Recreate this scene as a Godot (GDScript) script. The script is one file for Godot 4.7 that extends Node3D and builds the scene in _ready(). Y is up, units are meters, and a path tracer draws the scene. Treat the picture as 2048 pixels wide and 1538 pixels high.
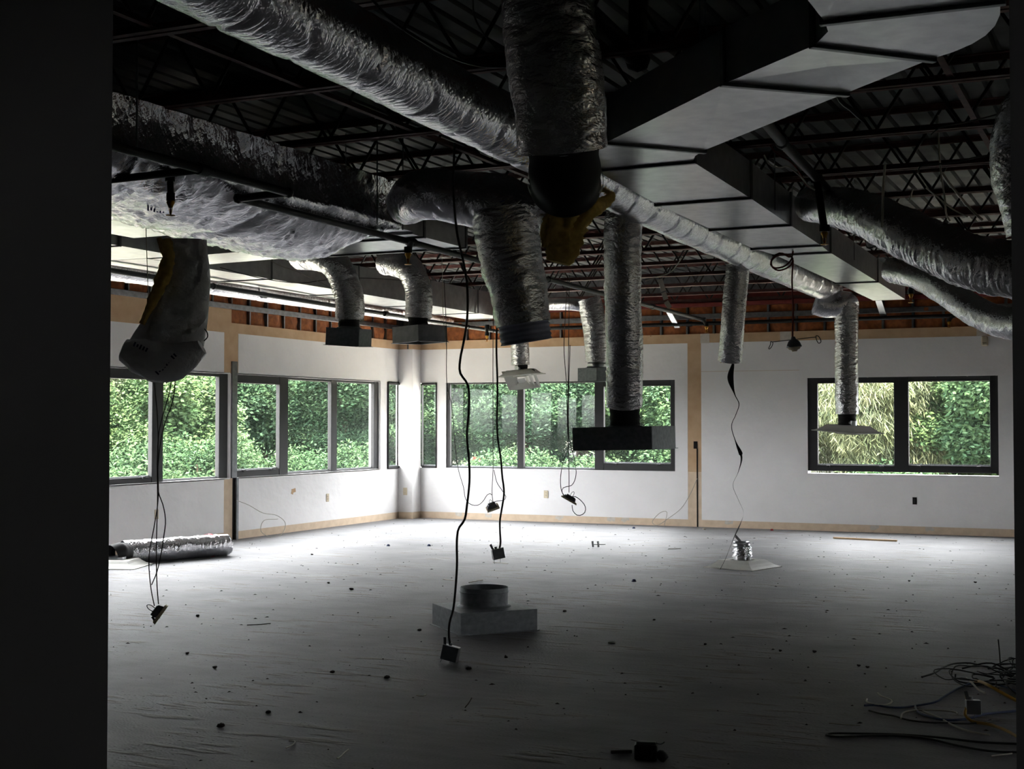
extends Node3D
# An emptied office floor during strip-out: ducts, cables and fittings hang from the open roof.
# Axes: x runs along the back wall, -z towards it, y up, metres. The eye stands in a doorway at the origin.

func _ready():
	set_camera_and_light()
	make_materials()
	build_room()
	build_ceiling()
	build_ducts()
	build_pipes()
	build_small_things()
	build_outdoors()

func set_camera_and_light():
	var cam = Camera3D.new()
	cam.name = "camera"
	cam.position = Vector3(0, 1.55, 0)
	cam.rotation_degrees = Vector3(1.58, 24.6, 0)
	cam.fov = rad_to_deg(2.0 * atan(769.0 / 2755.0))
	cam.near = 0.05
	cam.far = 400.0
	add_child(cam, true)
	cam.current = true
	var sky_mat = ProceduralSkyMaterial.new()
	sky_mat.sky_top_color = Color(0.98, 0.99, 1.0)
	sky_mat.sky_horizon_color = Color(0.93, 0.935, 0.95)
	sky_mat.ground_bottom_color = Color(0.25, 0.26, 0.24)
	sky_mat.ground_horizon_color = Color(0.45, 0.47, 0.45)
	sky_mat.sky_curve = 0.28
	sky_mat.sky_energy_multiplier = 1.0
	var sky = Sky.new()
	sky.sky_material = sky_mat
	var env = Environment.new()
	env.background_mode = Environment.BG_SKY
	env.sky = sky
	env.background_energy_multiplier = 26.0
	env.tonemap_mode = Environment.TONE_MAPPER_LINEAR
	env.tonemap_exposure = 1.0
	env.sdfgi_enabled = true
	env.ssao_enabled = true
	env.ssil_enabled = true
	var we = WorldEnvironment.new()
	we.name = "world_environment"
	we.environment = env
	add_child(we, true)
	var sun = DirectionalLight3D.new()
	sun.name = "sun"
	sun.light_color = Color(1.0, 0.95, 0.86)
	sun.light_energy = 15.0
	sun.light_angular_distance = 3.0
	sun.shadow_enabled = true
	# high and behind the building, so that it lights the trees and never enters the room
	sun.look_at_from_position(Vector3(9, 34, 10), Vector3.ZERO)
	add_child(sun, true)

var M = {}
var used = {}
const BEVEL = 0.004

# ---------- mesh collector ----------
class MB:
	var v = PackedVector3Array()
	var n = PackedVector3Array()
	var uv = PackedVector2Array()
	var idx = PackedInt32Array()

	func quad(a: Vector3, b: Vector3, c: Vector3, d: Vector3):
		var nn = (c - a).cross(b - a).normalized()
		if nn.length() < 0.5:
			nn = (d - a).cross(c - a).normalized()
		var t = (b - a).normalized()
		if t.length() < 0.5:
			t = (c - d).normalized()
		var w = nn.cross(t)
		var k = v.size()
		for p in [a, b, c, d]:
			v.append(p)
			n.append(nn)
			uv.append(Vector2(p.dot(t), p.dot(w)))
		idx.append_array(PackedInt32Array([k, k + 1, k + 2, k, k + 2, k + 3]))

	func tri(a: Vector3, b: Vector3, c: Vector3):
		var nn = (c - a).cross(b - a).normalized()
		var t = (b - a).normalized()
		var w = nn.cross(t)
		var k = v.size()
		for p in [a, b, c]:
			v.append(p)
			n.append(nn)
			uv.append(Vector2(p.dot(t), p.dot(w)))
		idx.append_array(PackedInt32Array([k, k + 1, k + 2]))

	func hexa(p: Array):
		# p: bottom ring 0..3 and top ring 4..7, the rings running counter-clockwise seen from above
		quad(p[0], p[1], p[2], p[3])
		quad(p[4], p[7], p[6], p[5])
		for k in 4:
			var j = (k + 1) % 4
			quad(p[k], p[k + 4], p[j + 4], p[j])

	func box(c: Vector3, s: Vector3, b = Basis(), bevel = 0.0):
		var h = s * 0.5
		if bevel <= 0.0:
			for ax in 3:
				for sg in [-1.0, 1.0]:
					var a1 = (ax + 1) % 3
					var a2 = (ax + 2) % 3
					var q = []
					for w in [[-1, -1], [-1, 1], [1, 1], [1, -1]]:
						var p = Vector3.ZERO
						p[ax] = h[ax] * sg
						p[a1] = h[a1] * w[0]
						p[a2] = h[a2] * w[1]
						q.append(c + b * p)
					if sg > 0:
						quad(q[0], q[1], q[2], q[3])
					else:
						quad(q[3], q[2], q[1], q[0])
			return
		var e = min(bevel, 0.45 * min(s.x, min(s.y, s.z)))
		var face = func(ax, sg, w1, w2):
			var p = Vector3.ZERO
			var a1 = (ax + 1) % 3
			var a2 = (ax + 2) % 3
			p[ax] = h[ax] * sg
			p[a1] = (h[a1] - e) * w1
			p[a2] = (h[a2] - e) * w2
			return c + b * p
		for ax in 3:
			for sg in [-1.0, 1.0]:
				var q = [face.call(ax, sg, -1, -1), face.call(ax, sg, -1, 1), face.call(ax, sg, 1, 1), face.call(ax, sg, 1, -1)]
				if sg > 0:
					quad(q[0], q[1], q[2], q[3])
				else:
					quad(q[3], q[2], q[1], q[0])
		for ax in 3:
			var a1 = (ax + 1) % 3
			for s0 in [-1.0, 1.0]:
				for s1 in [-1.0, 1.0]:
					# the edge between face (ax, s0) and face (a1, s1) runs along a2
					var p0 = face.call(ax, s0, s1, -1)
					var p1 = face.call(ax, s0, s1, 1)
					var p2 = face.call(a1, s1, 1, s0)
					var p3 = face.call(a1, s1, -1, s0)
					if s0 * s1 > 0:
						quad(p0, p1, p2, p3)
					else:
						quad(p3, p2, p1, p0)
		for sx in [-1.0, 1.0]:
			for sy in [-1.0, 1.0]:
				for sz in [-1.0, 1.0]:
					var x = face.call(0, sx, sy, sz)
					var y = face.call(1, sy, sz, sx)
					var z = face.call(2, sz, sx, sy)
					if sx * sy * sz > 0:
						tri(x, z, y)
					else:
						tri(x, y, z)

	func grid(rows: Array, closed: bool, uvs = null):
		# rows of points; smooth normals
		var k = v.size()
		var m = rows[0].size()
		var nr = rows.size()
		var nn = PackedVector3Array()
		nn.resize(nr * m)
		var cols = m if closed else m - 1
		for i in nr:
			for j in m:
				v.append(rows[i][j])
				uv.append(uvs[i][j] if uvs != null else Vector2(j, i) * 0.05)
		for i in nr - 1:
			for j in cols:
				var j2 = (j + 1) % m
				var a = i * m + j
				var b = i * m + j2
				var c = (i + 1) * m + j2
				var d = (i + 1) * m + j
				var pa = v[k + a]
				var f = (v[k + c] - pa).cross(v[k + b] - pa) + (v[k + d] - pa).cross(v[k + c] - pa)
				nn[a] += f
				nn[b] += f
				nn[c] += f
				nn[d] += f
				idx.append_array(PackedInt32Array([k + a, k + b, k + c, k + a, k + c, k + d]))
		for i in nn.size():
			n.append(nn[i].normalized())

	func mesh(shift = Vector3.ZERO) -> ArrayMesh:
		var a = []
		a.resize(Mesh.ARRAY_MAX)
		var vv = v
		if shift != Vector3.ZERO:
			vv = Transform3D(Basis(), -shift) * v
		a[Mesh.ARRAY_VERTEX] = vv
		a[Mesh.ARRAY_NORMAL] = n
		a[Mesh.ARRAY_TEX_UV] = uv
		a[Mesh.ARRAY_INDEX] = idx
		var am = ArrayMesh.new()
		am.add_surface_from_arrays(Mesh.PRIMITIVE_TRIANGLES, a)
		return am

# ---------- naming and placing ----------
func numbered(called: String) -> String:
	var k = used.get(called, -1) + 1
	used[called] = k
	return called if k == 0 else "%s_%03d" % [called, k]

func tag(o, label, category = "", group = "", kind = ""):
	if label != "":
		o.set_meta("label", label)
	if category != "":
		o.set_meta("category", category)
	if group != "":
		o.set_meta("group", group)
	if kind != "":
		o.set_meta("kind", kind)
	return o

func thing(called, label, category, at = Vector3.ZERO, group = "") -> Node3D:
	var o = Node3D.new()
	o.name = numbered(called)
	o.position = at
	add_child(o, true)
	return tag(o, label, category, group)

func struct(called) -> Node3D:
	var o = Node3D.new()
	o.name = called
	add_child(o, true)
	o.set_meta("kind", "structure")
	return o

# a mesh in world coordinates under a parent that may stand somewhere else
func part(parent: Node3D, called: String, mb: MB, mat, label = "") -> MeshInstance3D:
	var at = Vector3.ZERO
	var q: Node = parent
	while q != self:
		at += q.position
		q = q.get_parent()
	var o = MeshInstance3D.new()
	var key = "%s/%s" % [parent.get_path() if parent.is_inside_tree() else parent.name, called]
	o.name = numbered(key).trim_prefix(key.trim_suffix(called))
	o.mesh = mb.mesh(at)
	o.material_override = mat
	o.cast_shadow = GeometryInstance3D.SHADOW_CASTING_SETTING_ON
	parent.add_child(o, true)
	if label != "":
		o.set_meta("label", label)
	return o

# a thing that is one mesh; its origin goes to the middle of its underside
func solo(called, mb: MB, mat, label, category, group = "") -> MeshInstance3D:
	var lo = mb.v[0]
	var hi = mb.v[0]
	for p in mb.v:
		lo = lo.min(p)
		hi = hi.max(p)
	var at = Vector3((lo.x + hi.x) / 2, lo.y, (lo.z + hi.z) / 2)
	var o = MeshInstance3D.new()
	o.name = numbered(called)
	o.mesh = mb.mesh(at)
	o.position = at
	o.material_override = mat
	add_child(o, true)
	return tag(o, label, category, group)

# ---------- shapes ----------
func spline(pts: Array, step: float) -> PackedVector3Array:
	var dense = PackedVector3Array()
	var m = pts.size()
	for i in m - 1:
		var p0 = pts[max(i - 1, 0)]
		var p1 = pts[i]
		var p2 = pts[i + 1]
		var p3 = pts[min(i + 2, m - 1)]
		if i == 0:
			p0 = p1 * 2.0 - p2
		if i == m - 2:
			p3 = p2 * 2.0 - p1
		var cnt = max(6, int(ceil(p1.distance_to(p2) / step * 2.0)))
		# centripetal Catmull-Rom
		var t1 = max(pow(p0.distance_to(p1), 0.5), 1e-4)
		var t2 = t1 + max(pow(p1.distance_to(p2), 0.5), 1e-4)
		var t3 = t2 + max(pow(p2.distance_to(p3), 0.5), 1e-4)
		for q in cnt:
			var t = lerp(t1, t2, q / float(cnt))
			var a1 = p0 * ((t1 - t) / t1) + p1 * (t / t1)
			var a2 = p1 * ((t2 - t) / (t2 - t1)) + p2 * ((t - t1) / (t2 - t1))
			var a3 = p2 * ((t3 - t) / (t3 - t2)) + p3 * ((t - t2) / (t3 - t2))
			var b1 = a1 * ((t2 - t) / t2) + a2 * (t / t2)
			var b2 = a2 * ((t3 - t) / (t3 - t1)) + a3 * ((t - t1) / (t3 - t1))
			dense.append(b1 * ((t2 - t) / (t2 - t1)) + b2 * ((t - t1) / (t2 - t1)))
	dense.append(pts[m - 1])
	var total = 0.0
	for i in dense.size() - 1:
		total += dense[i].distance_to(dense[i + 1])
	var cnt2 = max(2, int(round(total / step)))
	var out = PackedVector3Array([dense[0]])
	var want = total / cnt2
	var run = 0.0
	var nxt = want
	for i in dense.size() - 1:
		var d = dense[i].distance_to(dense[i + 1])
		while d > 0.0 and run + d >= nxt - 1e-6 and out.size() < cnt2:
			out.append(dense[i].lerp(dense[i + 1], clamp((nxt - run) / d, 0.0, 1.0)))
			nxt += want
		run += d
	out.append(dense[dense.size() - 1])
	return out

# rf.call(length so far, angle, share of the length) -> radius; caps close the ends
func sweep(mb: MB, line: PackedVector3Array, sides: int, rf: Callable, caps = false, rmean = 0.1):
	var m = line.size()
	var t0 = (line[1] - line[0]).normalized()
	var up = Vector3.UP if abs(t0.y) < 0.9 else Vector3(0, 0, -1)
	var nx = t0.cross(up).normalized()
	var rows = []
	var uvs = []
	var s = 0.0
	for i in m:
		var t = (line[min(i + 1, m - 1)] - line[max(i - 1, 0)]).normalized()
		nx = (nx - t * nx.dot(t)).normalized()
		var ny = t.cross(nx)
		if i > 0:
			s += line[i].distance_to(line[i - 1])
		var row = PackedVector3Array()
		var ur = []
		for j in sides:
			var th = TAU * j / sides
			var r = rf.call(s, th, i / float(m - 1))
			row.append(line[i] + (nx * cos(th) + ny * sin(th)) * r)
			ur.append(Vector2(th * rmean, s))
		rows.append(row)
		uvs.append(ur)
	mb.grid(rows, true, uvs)
	if caps:
		for e in [0, m - 1]:
			for j in sides:
				var a = rows[e][j]
				var b = rows[e][(j + 1) % sides]
				if e == 0:
					mb.tri(line[e], b, a)
				else:
					mb.tri(line[e], a, b)

func tube(mb: MB, pts: Array, r: float, sides = 8, step = 0.05, caps = true):
	var line = spline(pts, step)
	sweep(mb, line, sides, func(_s, _th, _t): return r, caps, r)

func rod(mb: MB, a: Vector3, b: Vector3, r: float, sides = 8):
	sweep(mb, PackedVector3Array([a, b]), sides, func(_s, _th, _t): return r, true, r)

# a flat bar between two points, w across and h high
func bar(mb: MB, a: Vector3, b: Vector3, w: float, h: float, bevel = 0.0, upv = Vector3.UP):
	var z = (b - a).normalized()
	var u = upv if abs(z.dot(upv)) < 0.95 else Vector3(1, 0, 0)
	var x = u.cross(z).normalized()
	mb.box((a + b) * 0.5, Vector3(w, h, a.distance_to(b)), Basis(x, z.cross(x), z), bevel)

func lathe(mb: MB, prof: Array, sides: int, at: Transform3D):
	var rows = []
	for p in prof:
		var row = PackedVector3Array()
		for j in sides:
			var th = -TAU * j / sides
			row.append(at * Vector3(cos(th) * p.x, p.y, sin(th) * p.x))
		rows.append(row)
	mb.grid(rows, true)

func noise(seed_: int, freq: float, kind = FastNoiseLite.TYPE_SIMPLEX_SMOOTH, oct_ = 3, ridged = false) -> FastNoiseLite:
	var f = FastNoiseLite.new()
	f.seed = seed_
	f.noise_type = kind
	f.frequency = freq
	f.fractal_octaves = oct_
	f.fractal_type = FastNoiseLite.FRACTAL_RIDGED if ridged else FastNoiseLite.FRACTAL_FBM
	return f

# ---------- materials ----------
func plain(called, color, rough, metal = 0.0) -> StandardMaterial3D:
	var m = StandardMaterial3D.new()
	m.resource_name = called
	m.albedo_color = color
	m.roughness = rough
	m.metallic = metal
	M[called] = m
	return m

func mottled(called, dark: Color, light: Color, rough, metal, freq, scale, oct_ = 4, seed_ = 1, size = 512):
	var m = plain(called, Color.WHITE, rough, metal)
	var im = noise(seed_, freq, FastNoiseLite.TYPE_SIMPLEX_SMOOTH, oct_).get_seamless_image(size, size)
	im.convert(Image.FORMAT_RGB8)
	var data = im.get_data()
	for i in range(0, data.size(), 3):
		var c = dark.lerp(light, data[i] / 255.0)
		data[i] = int(c.r * 255)
		data[i + 1] = int(c.g * 255)
		data[i + 2] = int(c.b * 255)
	m.albedo_texture = ImageTexture.create_from_image(Image.create_from_data(size, size, false, Image.FORMAT_RGB8, data))
	m.uv1_triplanar = true
	m.uv1_world_triplanar = true
	m.uv1_scale = Vector3.ONE * scale
	return m

func relief(m: StandardMaterial3D, seed_, freq, strength, ridged, scale_, size = 512, oct_ = 4):
	var im = noise(seed_, freq, FastNoiseLite.TYPE_SIMPLEX_SMOOTH, oct_, ridged).get_seamless_image(size, size)
	im.convert(Image.FORMAT_RGBA8)
	im.bump_map_to_normal_map(strength)
	m.normal_enabled = true
	m.normal_scale = scale_
	m.normal_texture = ImageTexture.create_from_image(im)

func make_materials():
	var foil = plain("foil", Color(0.90, 0.90, 0.91), 0.25, 0.94)
	relief(foil, 5, 0.012, 7.0, true, 0.8, 1024, 3)
	foil.uv1_scale = Vector3(1.2, 2.6, 1)
	var wrap = plain("foil_wrap", Color(0.91, 0.91, 0.93), 0.22, 1.0)
	relief(wrap, 9, 0.010, 7.0, true, 0.75, 1024, 4)
	wrap.uv1_scale = Vector3(0.8, 1.6, 1)
	var galv = mottled("galvanized", Color(0.76, 0.77, 0.78), Color(0.87, 0.88, 0.88), 0.28, 0.95, 0.02, 0.7, 5, 3)
	galv.metallic_specular = 0.5
	mottled("box_steel", Color(0.44, 0.46, 0.47), Color(0.58, 0.60, 0.61), 0.55, 0.5, 0.03, 1.3, 4, 28)
	mottled("dull_metal", Color(0.40, 0.41, 0.42), Color(0.52, 0.53, 0.54), 0.34, 0.9, 0.02, 1.1, 4, 4)
	mottled("deck", Color(0.26, 0.265, 0.265), Color(0.38, 0.385, 0.38), 0.6, 0.0, 0.012, 0.35, 4, 6)
	M.deck.metallic_specular = 0.2
	mottled("red_primer", Color(0.26, 0.135, 0.12), Color(0.38, 0.22, 0.20), 0.7, 0.0, 0.02, 1.0, 3, 7)
	plain("web_steel", Color(0.10, 0.065, 0.06), 0.7)
	mottled("bright_primer", Color(0.40, 0.11, 0.09), Color(0.48, 0.16, 0.13), 0.7, 0.0, 0.02, 1.0, 3, 8)
	mottled("kraft", Color(0.42, 0.22, 0.09), Color(0.68, 0.40, 0.19), 0.8, 0.0, 0.02, 0.9, 4, 9)
	mottled("gypsum", Color(0.74, 0.61, 0.47), Color(0.82, 0.70, 0.56), 0.9, 0.0, 0.012, 0.5, 4, 10)
	mottled("gypsum_foot", Color(0.82, 0.735, 0.63), Color(0.88, 0.80, 0.70), 0.9, 0.0, 0.02, 0.7, 4, 27)
	var paint = mottled("white_paint", Color(0.93, 0.925, 0.92), Color(0.955, 0.95, 0.945), 0.7, 0.0, 0.01, 0.3, 4, 11)
	relief(paint, 12, 0.04, 2.0, false, 0.25, 512, 3)
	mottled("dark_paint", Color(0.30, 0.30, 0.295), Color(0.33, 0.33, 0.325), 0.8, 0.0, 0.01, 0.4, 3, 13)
	mottled("corridor_paint", Color(0.55, 0.55, 0.54), Color(0.60, 0.60, 0.59), 0.9, 0.0, 0.01, 0.4, 3, 14)
	mottled("bronze_frame", Color(0.10, 0.10, 0.105), Color(0.13, 0.13, 0.135), 0.6, 0.0, 0.02, 1.0, 3, 15)
	mottled("black_pipe", Color(0.035, 0.036, 0.037), Color(0.06, 0.06, 0.06), 0.5, 0.3, 0.03, 1.5, 3, 16)
	plain("black_plastic", Color(0.06, 0.06, 0.065), 0.7)
	plain("rim_grey", Color(0.42, 0.42, 0.40), 0.6)
	mottled("dark_liner", Color(0.56, 0.57, 0.65), Color(0.66, 0.67, 0.75), 0.45, 0.0, 0.02, 1.0, 3, 17)
	plain("brass", Color(0.72, 0.52, 0.20), 0.35, 0.9)
	plain("chrome", Color(0.8, 0.8, 0.8), 0.2, 1.0)
	plain("red_glass", Color(0.5, 0.06, 0.03), 0.2)
	mottled("fiberglass", Color(0.68, 0.56, 0.28), Color(0.90, 0.78, 0.46), 0.95, 0.0, 0.03, 1.6, 4, 18)
	mottled("diffuser_white", Color(0.78, 0.78, 0.75), Color(0.84, 0.84, 0.81), 0.5, 0.0, 0.01, 0.8, 3, 19)
	var facing = mottled("facing", Color(0.84, 0.84, 0.85), Color(0.96, 0.96, 0.97), 0.42, 0.12, 0.012, 1.2, 4, 25)
	relief(facing, 26, 0.008, 12.0, true, 1.0, 1024, 4)
	plain("ivory", Color(0.82, 0.77, 0.66), 0.45)
	plain("dark_hole", Color(0.06, 0.03, 0.025), 0.9)
	plain("cable_grey", Color(0.16, 0.15, 0.14), 0.5)
	plain("cable_black", Color(0.03, 0.03, 0.032), 0.45)
	plain("cable_white", Color(0.68, 0.66, 0.61), 0.5)
	plain("cable_yellow", Color(0.62, 0.46, 0.10), 0.5)
	plain("cable_blue", Color(0.08, 0.15, 0.30), 0.5)
	plain("cable_red", Color(0.36, 0.05, 0.06), 0.5)
	plain("print_blue", Color(0.06, 0.10, 0.34), 0.6)
	plain("red_tape", Color(0.62, 0.16, 0.18), 0.6)
	mottled("pale_wood", Color(0.78, 0.64, 0.46), Color(0.86, 0.73, 0.56), 0.7, 0.0, 0.02, 2.0, 4, 20)
	mottled("plaster", Color(0.76, 0.73, 0.68), Color(0.84, 0.81, 0.77), 0.9, 0.0, 0.02, 1.0, 4, 21)
	mottled("crumb", Color(0.10, 0.085, 0.07), Color(0.20, 0.17, 0.14), 0.9, 0.0, 0.05, 3.0, 3, 22)
	var glass = plain("glass", Color(0.86, 0.93, 0.90, 0.03), 0.02)
	glass.metallic_specular = 0.18
	glass.transparency = BaseMaterial3D.TRANSPARENCY_ALPHA
	make_concrete()

# bare slab: broad blotches, brown glue smears dragged along x, dark specks and hairline cracks
func make_concrete():
	var size = 1024
	var a = noise(31, 0.0035, FastNoiseLite.TYPE_SIMPLEX_SMOOTH, 5).get_seamless_image(size, size).get_data()
	var drag = noise(32, 0.008, FastNoiseLite.TYPE_SIMPLEX_SMOOTH, 6).get_seamless_image(size, size)
	# squeezing the picture across z stretches the smears along x
	drag.resize(size, size / 4, Image.INTERPOLATE_BILINEAR)
	var bd = drag.get_data()
	var cd = noise(34, 0.11, FastNoiseLite.TYPE_SIMPLEX_SMOOTH, 2).get_seamless_image(size, size).get_data()
	var ed = noise(35, 0.0025, FastNoiseLite.TYPE_SIMPLEX_SMOOTH, 5, true).get_seamless_image(size, size).get_data()
	var gd = noise(36, 0.20, FastNoiseLite.TYPE_SIMPLEX, 1).get_seamless_image(size, size).get_data()
	var out = PackedByteArray()
	out.resize(size * size * 3)
	var hgt = PackedByteArray()
	hgt.resize(size * size)
	for y in size:
		for x in size:
			var i = y * size + x
			var base = a[i] / 255.0
			var m = bd[(y % (size / 4)) * size + x] / 255.0
			var patch = clamp((base - 0.42) * 4.0, 0.0, 1.0)
			var glue = clamp((m - 0.55) * 4.0, 0.0, 1.0) * patch
			var speck = clamp((cd[i] / 255.0 - 0.78) * 7.0, 0.0, 1.0) * (0.3 + 0.7 * patch)
			var crack = clamp((ed[i] / 255.0 - 0.975) * 40.0, 0.0, 1.0)
			var g = 0.46 + 0.16 * (base - 0.5) + 0.05 * (m - 0.5) - 0.10 * glue - 0.20 * speck - 0.10 * crack + 0.03 * (gd[i] / 255.0 - 0.5)
			out[i * 3] = int(clamp(g + 0.022 * glue, 0, 1) * 255)
			out[i * 3 + 1] = int(clamp(g, 0, 1) * 255)
			out[i * 3 + 2] = int(clamp(g + 0.008 - 0.03 * glue, 0, 1) * 255)
			hgt[i] = int(clamp(0.3 + 0.2 * (base - 0.5) + 0.5 * glue * (0.6 + m * 0.4) + 0.3 * speck - 0.2 * crack + 0.08 * (gd[i] / 255.0), 0, 1) * 255)
	var mt = plain("concrete", Color.WHITE, 0.62)
	mt.albedo_texture = ImageTexture.create_from_image(Image.create_from_data(size, size, false, Image.FORMAT_RGB8, out))
	var hi = Image.create_from_data(size, size, false, Image.FORMAT_L8, hgt)
	hi.convert(Image.FORMAT_RGBA8)
	hi.bump_map_to_normal_map(6.0)
	mt.normal_enabled = true
	mt.normal_texture = ImageTexture.create_from_image(hi)
	mt.normal_scale = 0.6
	mt.uv1_triplanar = true
	mt.uv1_world_triplanar = true
	mt.uv1_scale = Vector3(0.21, 0.21, 0.25)

# ---------- the room ----------
func slab(parent, called, x0, x1, y0, y1, z0, z1, mat, bevel = 0.0, label = ""):
	var mb = MB.new()
	mb.box(Vector3(x0 + x1, y0 + y1, z0 + z1) * 0.5, Vector3(abs(x1 - x0), abs(y1 - y0), abs(z1 - z0)), Basis(), bevel)
	return part(parent, called, mb, mat, label)

const XL = -10.96     # inner face of the left wall
const ZB = -19.8      # inner face of the back wall
const SILL = 0.815
const HEAD = 2.195
const TAN_TOP = 2.87
const BEAM = 3.27
const DECK = 3.80

# one boarded wall, given as runs along its length; f(a0, a1, y0, y1, depth0, depth1) makes the box limits
func wall_boards(w: Node3D, along_x: bool, holes: Array, a0: float, a1: float, tops: Array, paint: Array):
	var put = func(called, p, q, y0, y1, d0, d1, mat):
		# d runs from the inner face (0) outwards
		if along_x:
			slab(w, called, p, q, y0, y1, ZB - d1, ZB - d0, mat)
		else:
			slab(w, called, XL - d1, XL - d0, y0, y1, p, q, mat)
	put.call("gypsum_board", a0, a1, 0.0, SILL, 0.003, 0.20, M.gypsum_foot)
	for t in tops:
		put.call("gypsum_board", t[0], t[1], HEAD, t[2], 0.003, 0.02, M.gypsum)
		put.call("sheathing", t[0], t[1], HEAD, DECK, 0.14, 0.20, M.dull_metal)
	var edge = a0
	for h in holes + [[a1, a1]]:
		if h[0] - edge > 0.01:
			put.call("pier", edge, h[0], SILL, HEAD, 0.003, 0.20, M.gypsum)
		edge = h[1]
	for p in paint:
		put.call("painted_panel", p[0], p[1], p[2], p[3], 0.0, 0.003, M.white_paint)
	# white returns round the openings
	for h in holes:
		if h[0] == h[1]:
			continue
		put.call("window_reveal", h[0], h[1], SILL - 0.012, SILL + 0.004, 0.0, 0.2, M.white_paint)
		put.call("window_reveal", h[0], h[1], HEAD - 0.004, HEAD + 0.012, 0.0, 0.2, M.white_paint)
		put.call("window_reveal", h[0] - 0.012, h[0] + 0.004, SILL, HEAD, 0.0, 0.2, M.white_paint)
		put.call("window_reveal", h[1] - 0.004, h[1] + 0.012, SILL, HEAD, 0.0, 0.2, M.white_paint)

# panes: [a0, a1, y0, y1]; everything of the window that is not pane is dark frame
func window(called: String, along_x: bool, a0: float, a1: float, y0: float, y1: float, panes: Array, latches: Array, deep = 0.03):
	var w = struct(called)
	var base = (ZB if along_x else XL) - deep
	var put = func(nm, p, q, u0, u1, d0, d1, mat, bevel):
		if along_x:
			slab(w, nm, p, q, u0, u1, base - d1, base - d0, mat, bevel)
		else:
			slab(w, nm, base - d1, base - d0, u0, u1, p, q, mat, bevel)
	var lo = a0
	var k = 0
	for p in panes:
		put.call("mullion" if k > 0 else "jamb", lo, p[0], y0, y1, 0.0, 0.065, M.bronze_frame, 0.004)
		put.call("bottom_rail", p[0], p[1], y0, p[2], 0.005, 0.06, M.bronze_frame, 0.004)
		put.call("top_rail", p[0], p[1], p[3], y1, 0.005, 0.06, M.bronze_frame, 0.004)
		put.call("pane", p[0] - 0.01, p[1] + 0.01, p[2] - 0.01, p[3] + 0.01, 0.036, 0.042, M.glass, 0.0)
		# bright metal glazing bead at the foot of the glass
		put.call("glazing_bead", p[0], p[1], p[2], p[2] + 0.014, 0.042, 0.062, M.dull_metal, 0.0)
		lo = p[1]
		k += 1
	put.call("jamb", lo, a1, y0, y1, 0.0, 0.065, M.bronze_frame, 0.004)
	for l in latches:
		put.call("latch", l[0] - 0.025, l[0] + 0.025, l[1] - 0.02, l[1] + 0.012, -0.02, 0.02, M.bronze_frame, 0.004)

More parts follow.
